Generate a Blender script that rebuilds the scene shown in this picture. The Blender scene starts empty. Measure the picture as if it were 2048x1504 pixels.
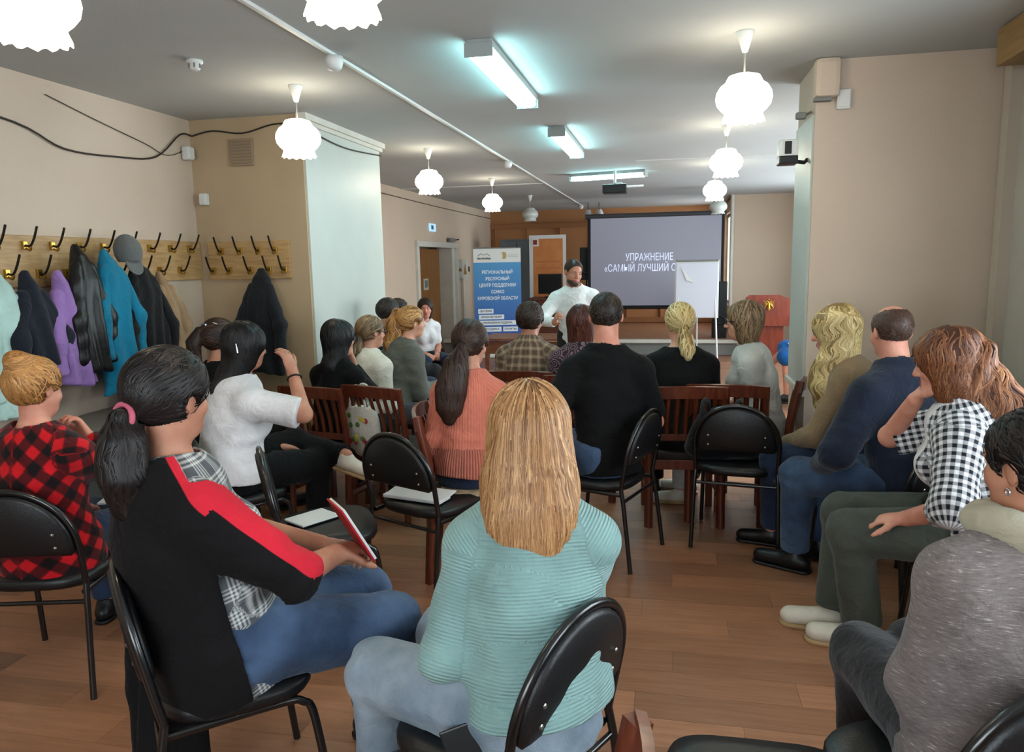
import bpy, bmesh, math, random
import numpy as np
from mathutils import Vector, Matrix

random.seed(7); rng = np.random.default_rng(7)
SC = bpy.context.scene
COL = SC.collection
R = math.radians

# ------------------------------------------------------------------ camera
cam_d = bpy.data.cameras.new('camera'); cam = bpy.data.objects.new('camera', cam_d); COL.objects.link(cam)
cam_d.sensor_fit = 'HORIZONTAL'; cam_d.sensor_width = 36.0; cam_d.lens = 36.0 * 1500 / 2048
cam_d.clip_start = 0.05
_f = 1500.0
_Y = Vector(((1340 - 1024) / _f, -(518 - 752) / _f, -1)).normalized()
_U = Vector((0.012, 1, 0)); _U = (_U - _Y * _U.dot(_Y)).normalized(); _X = _Y.cross(_U)
cam.matrix_world = Matrix(((_X[0], _X[1], _X[2], 0), (_Y[0], _Y[1], _Y[2], 0), (_U[0], _U[1], _U[2], 1.62), (0, 0, 0, 1)))
SC.camera = cam
# ------------------------------------------------------------------ world, exposure
SC.view_settings.view_transform = 'Standard'; SC.view_settings.look = 'None'
SC.view_settings.gamma = 1.0; SC.view_settings.use_curve_mapping = False
SC.view_settings.exposure = 0.95
SC.cycles.max_bounces = 5; SC.cycles.diffuse_bounces = 3; SC.cycles.glossy_bounces = 2; SC.cycles.transmission_bounces = 2
SC.cycles.use_adaptive_sampling = True; SC.cycles.adaptive_threshold = 0.06; SC.cycles.adaptive_min_samples = 16
W = bpy.data.worlds.new('overcast_sky'); SC.world = W; W.use_nodes = True
W.node_tree.nodes['Background'].inputs[0].default_value = (0.80, 0.92, 1.0, 1)
W.node_tree.nodes['Background'].inputs[1].default_value = 5.8
def portal(loc, rot, sx, sy):
    l = bpy.data.lights.new('window_portal', 'AREA'); l.shape = 'RECTANGLE'; l.size = sx; l.size_y = sy
    l.cycles.is_portal = True
    o = bpy.data.objects.new('window_portal', l); COL.objects.link(o); o.location = loc; o.rotation_euler = rot
portal((2.02, 2.62, 1.62), (0, R(90), 0), 1.36, 1.5)
portal((2.02, 0.62, 1.62), (0, R(90), 0), 1.36, 1.5)
portal((-0.9, -1.62, 1.62), (R(-90), 0, R(180)), 2.3, 1.36)

for _y in (6.9, 9.4, 11.9): portal((2.88, _y, 1.5), (0, R(90), 0), 2.0, 1.9)
portal((1.28, 15.8, 1.6), (0, R(90), 0), 1.8, 1.6)  # portal of the added stage window

# ------------------------------------------------------------------ materials
def lin(c):
    r = []
    for v in c[:3]:
        v = v / 255.0
        r.append(v / 12.92 if v <= 0.04045 else ((v + 0.055) / 1.055) ** 2.4)
    return (r[0], r[1], r[2], 1)
MATS = {}
def nd(nt, t, **kw):
    n = nt.nodes.new(t)
    for k, v in kw.items():
        if k == 'loc': continue
        setattr(n, k, v)
    return n
def M(name, col, rough=0.6, metal=0.0, var=0.0, vscale=6.0, bump=0.0, bscale=80.0, spec=0.4, emit=None, es=0.0, col2=None, sheen=0.0, coat=0.0, alpha=None, stretch=None, objrand=0.0):
    if name in MATS: return MATS[name]
    m = bpy.data.materials.new(name); m.use_nodes = True; nt = m.node_tree; b = nt.nodes['Principled BSDF']
    L = nt.links.new
    b.inputs['Base Color'].default_value = lin(col); b.inputs['Roughness'].default_value = rough
    b.inputs['Metallic'].default_value = metal; b.inputs['Specular IOR Level'].default_value = spec
    if sheen: b.inputs['Sheen Weight'].default_value = sheen
    if coat: b.inputs['Coat Weight'].default_value = coat; b.inputs['Coat Roughness'].default_value = 0.15
    if emit: b.inputs['Emission Color'].default_value = lin(emit); b.inputs['Emission Strength'].default_value = es
    tc = None
    if var or bump or col2:
        tc = nd(nt, 'ShaderNodeTexCoord'); src = tc.outputs['Object']
        if stretch:
            mp = nd(nt, 'ShaderNodeMapping'); mp.inputs['Scale'].default_value = stretch; L(src, mp.inputs[0]); src = mp.outputs[0]
    if var or col2:
        n = nd(nt, 'ShaderNodeTexNoise'); n.inputs['Scale'].default_value = vscale; n.inputs['Detail'].default_value = 4; L(src, n.inputs['Vector'])
        mx = nd(nt, 'ShaderNodeMix', data_type='RGBA'); c = lin(col)
        c2 = lin(col2) if col2 else tuple(x * (1 - var) for x in c[:3]) + (1,)
        rp = nd(nt, 'ShaderNodeMapRange'); rp.inputs[1].default_value = 0.35; rp.inputs[2].default_value = 0.65
        L(n.outputs[0], rp.inputs[0]); L(rp.outputs[0], mx.inputs[0])
        mx.inputs[6].default_value = c; mx.inputs[7].default_value = c2; out = mx.outputs[2]
        if objrand:
            oi = nd(nt, 'ShaderNodeObjectInfo'); hs = nd(nt, 'ShaderNodeHueSaturation')
            mr = nd(nt, 'ShaderNodeMapRange'); mr.inputs[3].default_value = 1 - objrand; mr.inputs[4].default_value = 1 + objrand
            L(oi.outputs['Random'], mr.inputs[0]); L(mr.outputs[0], hs.inputs['Value']); L(out, hs.inputs['Color']); out = hs.outputs[0]
        L(out, b.inputs['Base Color'])
    if bump:
        n2 = nd(nt, 'ShaderNodeTexNoise'); n2.inputs['Scale'].default_value = bscale; n2.inputs['Detail'].default_value = 3; L(src, n2.inputs['Vector'])
        bp = nd(nt, 'ShaderNodeBump'); bp.inputs['Strength'].default_value = bump; bp.inputs['Distance'].default_value = 0.01
        L(n2.outputs[0], bp.inputs['Height']); L(bp.outputs[0], b.inputs['Normal'])
    MATS[name] = m
    return m

def math_(nt, op, a, b=None, c=None):
    n = nd(nt, 'ShaderNodeMath', operation=op)
    for i, v in enumerate((a, b, c)):
        if v is None: continue
        if isinstance(v, (int, float)): n.inputs[i].default_value = v
        else: nt.links.new(v, n.inputs[i])
    return n.outputs[0]
def gco(nt):
    a = nd(nt, 'ShaderNodeAttribute'); a.attribute_name = 'gco'
    s = nd(nt, 'ShaderNodeSeparateXYZ'); nt.links.new(a.outputs['Vector'], s.inputs[0]); return s.outputs
def wrapm(nt, v, per, duty, soft=0.06, off=0.0):
    """1 inside a band of width duty*per, repeating every per"""
    x = math_(nt, 'DIVIDE', math_(nt, 'ADD', v, off), per)
    fr = math_(nt, 'FRACT', x)
    t = math_(nt, 'ABSOLUTE', math_(nt, 'SUBTRACT', fr, 0.5))
    n = nd(nt, 'ShaderNodeMapRange'); n.inputs[1].default_value = duty / 2 + soft; n.inputs[2].default_value = duty / 2 - soft
    nt.links.new(t, n.inputs[0]); return n.outputs[0]
def mixc(nt, f, c1, c2):
    m = nd(nt, 'ShaderNodeMix', data_type='RGBA')
    if isinstance(f, (int, float)): m.inputs[0].default_value = f
    else: nt.links.new(f, m.inputs[0])
    for i, c in ((6, c1), (7, c2)):
        if isinstance(c, tuple): m.inputs[i].default_value = lin(c)
        else: nt.links.new(c, m.inputs[i])
    return m.outputs[2]
def cloth(name, col, rough=0.85, weave=0.35, build=None, rib=None, mottle=0.12, spec=0.2, sheen=0.12):
    """fabric; build(nt, uv outputs)->colour socket; rib=(axis, period, strength) knit relief from the garment's own coordinates"""
    if name in MATS: return MATS[name]
    m = bpy.data.materials.new(name); m.use_nodes = True; nt = m.node_tree; b = nt.nodes['Principled BSDF']; L = nt.links.new
    b.inputs['Roughness'].default_value = rough; b.inputs['Specular IOR Level'].default_value = spec
    b.inputs['Sheen Weight'].default_value = sheen
    g = gco(nt); tc = nd(nt, 'ShaderNodeTexCoord')
    n = nd(nt, 'ShaderNodeTexNoise'); n.inputs['Scale'].default_value = 9; n.inputs['Detail'].default_value = 5; L(tc.outputs['Object'], n.inputs['Vector'])
    base = build(nt, g) if build else mixc(nt, 0.0, tuple(col), tuple(col))
    hs = nd(nt, 'ShaderNodeHueSaturation'); L(base, hs.inputs['Color'])
    mr = nd(nt, 'ShaderNodeMapRange'); mr.inputs[1].default_value = 0.3; mr.inputs[2].default_value = 0.7; mr.inputs[3].default_value = 1 - mottle; mr.inputs[4].default_value = 1 + mottle
    L(n.outputs[0], mr.inputs[0]); L(mr.outputs[0], hs.inputs['Value'])
    L(hs.outputs[0], b.inputs['Base Color'])
    n2 = nd(nt, 'ShaderNodeTexNoise'); n2.inputs['Scale'].default_value = 220; n2.inputs['Detail'].default_value = 2; L(tc.outputs['Object'], n2.inputs['Vector'])
    n3 = nd(nt, 'ShaderNodeTexNoise'); n3.inputs['Scale'].default_value = 14; n3.inputs['Detail'].default_value = 3; n3.inputs['Distortion'].default_value = 1.2; L(tc.outputs['Object'], n3.inputs['Vector'])
    bp = nd(nt, 'ShaderNodeBump'); bp.inputs['Strength'].default_value = weave; bp.inputs['Distance'].default_value = 0.002
    L(n2.outputs[0], bp.inputs['Height'])
    bp3 = nd(nt, 'ShaderNodeBump'); bp3.inputs['Strength'].default_value = 0.35; bp3.inputs['Distance'].default_value = 0.03; L(n3.outputs[0], bp3.inputs['Height']); L(bp3.outputs[0], bp.inputs['Normal'])
    last = bp
    if rib:
        s = math_(nt, 'SINE', math_(nt, 'MULTIPLY', g[rib[0]], 2 * math.pi / rib[1]))
        bp2 = nd(nt, 'ShaderNodeBump'); bp2.inputs['Strength'].default_value = rib[2]; bp2.inputs['Distance'].default_value = 0.006
        L(s, bp2.inputs['Height']); L(bp.outputs[0], bp2.inputs['Normal']); last = bp2
    L(last.outputs[0], b.inputs['Normal'])
    MATS[name] = m; return m

def hairmat(name, c1, c2, c3=None, rough=0.45):
    if name in MATS: return MATS[name]
    m = bpy.data.materials.new(name); m.use_nodes = True; nt = m.node_tree; b = nt.nodes['Principled BSDF']
    a = nd(nt, 'ShaderNodeAttribute'); a.attribute_name = 'hv'
    cr = nd(nt, 'ShaderNodeValToRGB'); nt.links.new(a.outputs['Fac'], cr.inputs[0])
    cr.color_ramp.elements[0].color = lin(c1); cr.color_ramp.elements[1].color = lin(c3 or c2)
    e = cr.color_ramp.elements.new(0.5); e.color = lin(c2)
    nt.links.new(cr.outputs[0], b.inputs['Base Color']); b.inputs['Roughness'].default_value = rough
    b.inputs['Specular IOR Level'].default_value = 0.35
    MATS[name] = m; return m

# ------------------------------------------------------------------ mesh helpers
def fastmesh(name, V, F, n=4):
    me = bpy.data.meshes.new(name)
    V = np.asarray(V, np.float32); F = np.asarray(F, np.int32)
    me.vertices.add(len(V)); me.vertices.foreach_set('co', V.ravel())
    me.loops.add(F.size); me.loops.foreach_set('vertex_index', F.ravel())
    me.polygons.add(len(F)); me.polygons.foreach_set('loop_start', np.arange(0, F.size, n, dtype=np.int32))
    me.polygons.foreach_set('loop_total', np.full(len(F), n, np.int32))
    me.polygons.foreach_set('use_smooth', np.ones(len(F), bool))
    me.update(calc_edges=True); me.validate()
    return me
def put(name, me, mat=None, parent=None, loc=None):
    if mat is not None and not len(me.materials):
        for mm in (mat if isinstance(mat, (list, tuple)) else [mat]): me.materials.append(mm)
    o = bpy.data.objects.new(name, me); COL.objects.link(o); o.parent = parent
    if loc is not None: o.location = loc
    return o
def thing(name, label, cat, loc=(0, 0, 0), rz=0.0, group=None):
    o = bpy.data.objects.new(name, None); COL.objects.link(o); o.empty_display_size = 0.1
    o.location = loc; o.rotation_euler = (0, 0, rz); o['label'] = label; o['category'] = cat
    if group: o['group'] = group
    return o
def tag(o, label, cat, group=None):
    o['label'] = label; o['category'] = cat
    if group: o['group'] = group
    return o
def struct(o):
    o['kind'] = 'structure'; return o
def copytree(o, parent=None):
    c = o.copy(); COL.objects.link(c); c.parent = parent
    for ch in list(o.children): copytree(ch, c)
    return c

class MB:
    """collects boxes, tubes, lathes, prisms; build() links them as one mesh object"""
    def __init__(s): s.v = []; s.f = []; s.sm = []
    def add(s, vs, fs, smooth=False):
        b = len(s.v); s.v += [tuple(x) for x in vs]; s.f += [tuple(i + b for i in f) for f in fs]; s.sm += [smooth] * len(fs); return s
    def box(s, c, d, rot=None, bev=0.0):
        bm = bmesh.new(); bmesh.ops.create_cube(bm, size=1)
        for v in bm.verts: v.co = Vector((v.co.x * d[0], v.co.y * d[1], v.co.z * d[2]))
        if bev: bmesh.ops.bevel(bm, geom=bm.edges[:], offset=bev, segments=2, affect='EDGES', profile=0.6)
        bm.verts.index_update(); mt = rot if rot is not None else Matrix.Identity(3); c = Vector(c)
        s.add([c + mt @ v.co for v in bm.verts], [[v.index for v in f.verts] for f in bm.faces], False); bm.free(); return s
    def bb(s, x0, x1, y0, y1, z0, z1, bev=0.0):
        return s.box(((x0 + x1) / 2, (y0 + y1) / 2, (z0 + z1) / 2), (abs(x1 - x0), abs(y1 - y0), abs(z1 - z0)), None, bev)
    def tube(s, pts, r, n=8, closed=False, flat=None):
        pts = [Vector(p) for p in pts]; m = len(pts); rr = r if isinstance(r, (list, tuple)) else [r] * m
        rings = []; prev = None
        for i, p in enumerate(pts):
            if closed: t = pts[(i + 1) % m] - pts[i - 1]
            else: t = pts[min(i + 1, m - 1)] - pts[max(i - 1, 0)]
            t.normalize()
            if prev is None:
                a = Vector((0, 0, 1)) if abs(t.z) < 0.9 else Vector((1, 0, 0))
            else: a = prev
            u = (a - t * a.dot(t)).normalized(); prev = u; w = t.cross(u)
            rings.append([p + (u * math.cos(2 * math.pi * k / n) + w * math.sin(2 * math.pi * k / n) * (flat or 1)) * rr[i] for k in range(n)])
        vs = [v for ring in rings for v in ring]; fs = []
        for i in range(m if closed else m - 1):
            j = (i + 1) % m
            for k in range(n): fs.append((i * n + k, i * n + (k + 1) % n, j * n + (k + 1) % n, j * n + k))
        s.add(vs, fs, True)
        if not closed: s.add(rings[0][::-1], [range(n)]); s.add(rings[-1], [range(n)])
        return s
    def lathe(s, prof, c=(0, 0, 0), n=24, scal=None):
        """prof: (r, z) list; scal(i, angle)->(dr, dz) optional"""
        vs = []; fs = []; m = len(prof)
        for i, (r, z) in enumerate(prof):
            for k in range(n):
                a = 2 * math.pi * k / n; dr, dz = scal(i, a) if scal else (0, 0)
                vs.append((c[0] + (r + dr) * math.cos(a), c[1] + (r + dr) * math.sin(a), c[2] + z + dz))
        for i in range(m - 1):
            for k in range(n): fs.append((i * n + k, i * n + (k + 1) % n, (i + 1) * n + (k + 1) % n, (i + 1) * n + k))
        return s.add(vs, fs, True)
    def prism(s, poly, h, mt=None, smooth=False):
        """poly: (x, y) outline, extruded 0..h along z, then matrix mt"""
        n = len(poly); mt = mt or Matrix.Identity(4)
        vs = [mt @ Vector((x, y, 0)) for x, y in poly] + [mt @ Vector((x, y, h)) for x, y in poly]
        s.add(vs, [tuple(range(n))[::-1], tuple(range(n, 2 * n))])
        s.add(vs, [(k, (k + 1) % n, n + (k + 1) % n, n + k) for k in range(n)], smooth); return s
    def mesh(s, name):
        me = bpy.data.meshes.new(name); me.from_pydata(s.v, [], [list(f) for f in s.f])
        me.polygons.foreach_set('use_smooth', s.sm); me.update(); return me
    def build(s, name, mat, parent=None, loc=None):
        return put(name, s.mesh(name), mat, parent, loc)
def rotz(a): return Matrix.Rotation(a, 3, 'Z')
def text(name, body, size, mat, mtx, parent=None, align='CENTER', width=None, extr=0.0006, bold=0.0):
    c = bpy.data.curves.new(name, 'FONT'); c.body = body; c.size = size; c.align_x = align; c.align_y = 'CENTER'; c.extrude = extr; c.resolution_u = 2; c.offset = bold
    t = bpy.data.objects.new('tmp', c); COL.objects.link(t)
    me = bpy.data.meshes.new_from_object(t.evaluated_get(bpy.context.evaluated_depsgraph_get()))
    bpy.data.objects.remove(t)
    if width and len(me.vertices):
        xs = [v.co.x for v in me.vertices]; k = width / max(1e-6, max(xs) - min(xs))
        for v in me.vertices: v.co.x *= k
    me.transform(mtx); me.materials.clear(); return put(name, me, mat, parent)
def face_mtx(c, right, up):
    r = Vector(right).normalized(); u = Vector(up).normalized(); n = r.cross(u)
    return Matrix(((r.x, u.x, n.x, c[0]), (r.y, u.y, n.y, c[1]), (r.z, u.z, n.z, c[2]), (0, 0, 0, 1)))
# ------------------------------------------------------------------ structure
CZ = 2.75
m_wall = M('wall_paint', (200, 180, 161), 0.75, var=0.07, vscale=1.3, bump=0.15, bscale=120)
m_wall2 = M('pillar_paint', (182, 157, 126), 0.7, var=0.10, vscale=1.6, bump=0.12, bscale=110)
m_wallpk = M('far_wall_paint', (198, 176, 154), 0.75, var=0.06, vscale=1.0, bump=0.1)
m_panel = M('pale_gloss_paint', (190, 194, 186), 0.42, var=0.06, vscale=2.0, spec=0.5)
m_ceil = M('ceiling_whitewash', (184, 186, 184), 0.85, var=0.08, vscale=0.9, bump=0.08, bscale=60)
m_trim = M('white_trim', (205, 200, 188), 0.45, var=0.08)
m_orange = M('stage_wall', (196, 138, 92), 0.7, var=0.15, vscale=0.8)
m_white = M('white_plastic', (215, 214, 210), 0.4)
m_grey = M('grey_paint', (122, 122, 118), 0.7, var=0.1)
m_dark = M('black_plastic', (16, 17, 18), 0.4)
m_wire = M('dark_cable', (42, 36, 30), 0.6)

def floor_print():
    m = bpy.data.materials.new('parquet_print_far'); m.use_nodes = True; nt = m.node_tree; b = nt.nodes['Principled BSDF']; L = nt.links.new
    tc = nd(nt, 'ShaderNodeTexCoord'); br = nd(nt, 'ShaderNodeTexBrick'); L(tc.outputs['Object'], br.inputs['Vector'])
    br.inputs['Color1'].default_value = lin((148, 104, 78)); br.inputs['Color2'].default_value = lin((124, 86, 66)); br.inputs['Mortar'].default_value = lin((86, 58, 44))
    br.inputs['Scale'].default_value = 1.0; br.inputs['Brick Width'].default_value = 0.98; br.inputs['Row Height'].default_value = 0.16; br.inputs['Mortar Size'].default_value = 0.002
    L(br.outputs[0], b.inputs['Base Color']); b.inputs['Roughness'].default_value = 0.42; return m
def plank_mat():
    m = bpy.data.materials.new('parquet_plank'); m.use_nodes = True; nt = m.node_tree; b = nt.nodes['Principled BSDF']; L = nt.links.new
    oi = nd(nt, 'ShaderNodeObjectInfo'); tc = nd(nt, 'ShaderNodeTexCoord')
    mp = nd(nt, 'ShaderNodeMapping'); mp.inputs['Scale'].default_value = (2.2, 26, 1)
    vm = nd(nt, 'ShaderNodeVectorMath', operation='ADD'); L(tc.outputs['Object'], vm.inputs[0]); L(oi.outputs['Location'], vm.inputs[1]); L(vm.outputs[0], mp.inputs[0])
    n = nd(nt, 'ShaderNodeTexNoise'); n.inputs['Scale'].default_value = 1.6; n.inputs['Detail'].default_value = 7; n.inputs['Roughness'].default_value = 0.65; L(mp.outputs[0], n.inputs['Vector'])
    cr = nd(nt, 'ShaderNodeValToRGB'); L(n.outputs[0], cr.inputs[0])
    cr.color_ramp.elements[0].position = 0.3; cr.color_ramp.elements[0].color = lin((146, 98, 70)); cr.color_ramp.elements[1].position = 0.72; cr.color_ramp.elements[1].color = lin((172, 122, 90))
    hs = nd(nt, 'ShaderNodeHueSaturation'); mr = nd(nt, 'ShaderNodeMapRange'); mr.inputs[3].default_value = 0.76; mr.inputs[4].default_value = 1.20
    L(oi.outputs['Random'], mr.inputs[0]); L(mr.outputs[0], hs.inputs['Value']); L(cr.outputs[0], hs.inputs['Color']); L(hs.outputs[0], b.inputs['Base Color'])
    b.inputs['Roughness'].default_value = 0.40; b.inputs['Specular IOR Level'].default_value = 0.4
    bp = nd(nt, 'ShaderNodeBump'); bp.inputs['Strength'].default_value = 0.06; L(n.outputs[0], bp.inputs['Height']); L(bp.outputs[0], b.inputs['Normal'])
    return m
floor = struct(MB().bb(-4.6, 2.9, -1.8, 17.2, -0.2, -0.004).build('floor', floor_print()))
pm = plank_mat(); PW, PL = 0.16, 0.98
pmesh = MB().box((0, 0, -0.002), (PL - 0.0012, PW - 0.0012, 0.004)).mesh('plank'); pmesh.materials.append(pm)
row = 0; y = 1.15; cnt = 0
while y < 8.2:
    off = (0.0, 0.52, 0.22, 0.76, 0.38)[row % 5]
    for k in range(-6, 6):
        x = k * PL + off
        lo, hi = -0.93 * (y + 0.3) - 0.5, 0.46 * y + 0.55
        if x < max(lo, -3.9) or x > min(hi, 2.0) or cnt >= 298: continue
        o = put('plank', pmesh, None, floor, (x, y, 0)); cnt += 1
    y += PW; row += 1
struct(MB().bb(-4.6, 2.9, -1.8, 17.2, CZ, CZ + 0.2).build('ceiling', m_ceil))
# near left wall, pillar, far left wall with the door niche
struct(MB().bb(-3.86, -3.66, -1.8, 5.40, 0, CZ).build('wall_left', m_wall))
pil = struct(MB().bb(-4.2, -2.72, 5.40, 6.95, 0, CZ).build('wall_left_pillar', m_wall2))
MB().bb(-2.72, -2.708, 5.42, 6.93, 0.0, CZ - 0.07).build('painted_panel', m_panel, pil)
co = MB().bb(-2.74, -2.66, 5.36, 6.97, CZ - 0.045, CZ - 0.0).bb(-2.74, -2.685, 5.38, 6.96, CZ - 0.075, CZ - 0.045)
struct(co.build('trim_1', m_trim))
fl = MB().bb(-4.2, -4.0, 6.95, 11.7, 0, CZ).bb(-4.2, -4.0, 13.9, 17.2, 0, CZ).bb(-4.2, -4.0, 11.7, 13.9, 1.93, CZ)
fl.bb(-4.6, -4.5, 11.6, 14.0, 0, CZ).bb(-4.5, -4.2, 11.6, 11.7, 0, CZ).bb(-4.5, -4.2, 13.9, 14.0, 0, CZ).bb(-4.5, -4.2, 11.7, 13.9, 1.93, CZ)
struct(fl.build('wall_left_far', m_wallpk))
m_door = M('varnished_door', (156, 104, 48), 0.4, col2=(136, 88, 40), vscale=3, stretch=(8, 8, 0.7))
door = struct(MB().bb(-4.29, -4.25, 11.72, 13.7, 0.0, 1.88).build('door_1', m_door))
MB().bb(-4.25, -4.24, 12.72, 12.98, 1.16, 1.36).build('notice_plate', M('notice_paper', (196, 190, 170), 0.6), door)
MB().bb(-4.242, -4.238, 12.77, 12.93, 1.2, 1.33).build('notice_print', M('notice_ink', (120, 124, 120), 0.6), door)
struct(MB().bb(-4.29, -4.0, 13.7, 13.90, 0, 1.93).bb(-4.02, -3.96, 13.86, 14.0, 0, 1.98).bb(-4.02, -3.96, 11.6, 11.72, 0, 1.98).bb(-4.02, -3.95, 11.6, 14.0, 1.9, 1.99).build('trim_2', m_trim))
# right side: column, near right wall with windows, far right wall, front wall
colm = struct(MB().bb(0.83, 1.9, 4.88, 5.50, 0, CZ).build('wall_right_column', m_wall))
MB().bb(0.818, 0.83, 4.90, 5.49, 0.80, CZ - 0.3).build('painted_panel', m_panel, colm)
struct(MB().bb(0.80, 0.84, 4.86, 5.51, 0.755, 0.80, 0.008).build('trim_3', m_trim))
rw = MB()
for y0, y1 in ((-1.8, -0.13), (1.37, 1.87), (3.37, 4.88)): rw.bb(1.85, 2.05, y0, y1, 0, CZ)
for y0, y1 in ((-0.13, 1.37), (1.87, 3.37)): rw.bb(1.85, 2.05, y0, y1, 0, 0.94).bb(1.85, 2.05, y0, y1, 2.30, CZ)
struct(rw.build('wall_right', M('right_wall_paint', (176, 168, 156), 0.75, var=0.06, bump=0.1)))
def window(n, y0, y1):
    w = MB().bb(1.93, 1.99, y0, y0 + 0.06, 0.94, 2.3).bb(1.93, 1.99, y1 - 0.06, y1, 0.94, 2.3).bb(1.93, 1.99, y0, y1, 0.94, 1.0).bb(1.93, 1.99, y0, y1, 2.24, 2.3).bb(1.93, 1.99, (y0 + y1) / 2 - 0.03, (y0 + y1) / 2 + 0.03, 0.94, 2.3)
    o = struct(w.build('window_%d' % n, m_trim))
    MB().bb(1.78, 1.93, y0 - 0.05, y1 + 0.05, 0.90, 0.94).build('window_sill', m_trim, o)
window(1, -0.13, 1.37); window(2, 1.87, 3.37)
bw = MB().bb(-3.86, -2.05, -1.8, -1.6, 0, CZ).bb(0.25, 2.05, -1.8, -1.6, 0, CZ).bb(-2.05, 0.25, -1.8, -1.6, 0, 0.94).bb(-2.05, 0.25, -1.8, -1.6, 2.3, CZ)
struct(bw.build('wall_back', m_wall))
struct(MB().bb(-2.05, -1.99, -1.74, -1.68, 0.94, 2.3).bb(0.19, 0.25, -1.74, -1.68, 0.94, 2.3).bb(-0.93, -0.87, -1.74, -1.68, 0.94, 2.3).bb(-2.05, 0.25, -1.74, -1.68, 0.94, 1.0).bb(-2.05, 0.25, -1.74, -1.68, 2.24, 2.3).build('window_3', m_trim))
struct(MB().bb(1.79, 1.85, 4.70, 4.79, 0, CZ).build('trim_4', M('pipe_boxing', (178, 164, 148), 0.6)))
struct(MB().bb(1.66, 1.85, 3.45, 4.70, 0.875, 0.905).build('trim_5', m_grey))
tag(MB().bb(1.62, 1.85, 1.7, 4.46, 2.56, 2.74, 0.006).build('curtain_valance', M('valance_wood', (150, 116, 70), 0.5, col2=(130, 98, 58), stretch=(4, 0.6, 8))), 'brown wooden curtain valance high on the right wall by the ceiling', 'valance')
rf = MB().bb(2.7, 2.9, 5.5, 5.95, 0, CZ).bb(2.7, 2.9, 7.85, 8.45, 0, CZ).bb(2.7, 2.9, 10.35, 10.95, 0, CZ).bb(2.7, 2.9, 12.85, 14.6, 0, CZ)
for i, y0 in enumerate((5.95, 8.45, 10.95)):
    rf.bb(2.7, 2.9, y0, y0 + 1.9, 0, 0.5).bb(2.7, 2.9, y0, y0 + 1.9, 2.5, CZ)
    struct(MB().bb(2.78, 2.84, y0, y0 + 0.06, 0.5, 2.5).bb(2.78, 2.84, y0 + 1.84, y0 + 1.9, 0.5, 2.5).bb(2.78, 2.84, y0 + 0.92, y0 + 0.98, 0.5, 2.5).bb(2.78, 2.84, y0, y0 + 1.9, 0.5, 0.56).bb(2.78, 2.84, y0, y0 + 1.9, 2.44, 2.5).build('window_%d' % (i + 4), m_trim))
struct(rf.build('wall_right_far', m_wallpk))
struct(MB().bb(1.9, 2.9, 5.4, 5.5, 0, CZ).build('wall_right_return', m_wallpk))
struct(MB().bb(1.12, 2.9, 14.5, 14.7, 0, CZ).bb(1.12, 1.30, 14.7, 15.0, 0, CZ).bb(1.12, 1.30, 16.6, 17.0, 0, CZ).bb(1.12, 1.30, 15.0, 16.6, 0, 0.7).bb(1.12, 1.30, 15.0, 16.6, 2.5, CZ).build('wall_front', m_wallpk))
struct(MB().bb(1.18, 1.24, 15.0, 15.06, 0.7, 2.5).bb(1.18, 1.24, 16.54, 16.6, 0.7, 2.5).bb(1.18, 1.24, 15.77, 15.83, 0.7, 2.5).bb(1.18, 1.24, 15.0, 16.6, 0.7, 0.76).bb(1.18, 1.24, 15.0, 16.6, 2.44, 2.5).build('window_7', m_trim))  # unseen side window, added to brighten the stage wall
struct(MB().bb(-4.0, 1.2, 16.9, 17.1, 0, CZ).build('wall_stage', m_orange))
sw = MB()
for i in range(7): sw.bb(-3.9 + i * 0.74, -3.885 + i * 0.74, 16.86, 16.9, 0.25, 2.4)
sw.bb(-4.0, 1.12, 16.84, 16.9, 2.36, 2.46).bb(-4.0, 1.12, 16.84, 16.9, 0.25, 0.36)
struct(sw.build('trim_6', M('stage_batten', (168, 114, 74), 0.6)))
struct(MB().bb(-4.0, 1.12, 13.1, 16.9, 0, 0.235).build('stage_floor', M('stage_boards', (158, 112, 82), 0.5, col2=(138, 96, 70), stretch=(1, 8, 1))))
st = struct(MB().bb(-4.0, 1.12, 13.04, 13.1, 0, 0.20).build('stage_front', m_grey))
struct(MB().bb(-4.0, 1.14, 12.98, 13.14, 0.20, 0.26, 0.01).build('trim_7', m_trim))
struct(MB().tube([(1.10, 14.44, 0.25), (1.10, 14.44, CZ)], 0.035, 10).build('trim_8', m_trim))

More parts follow.
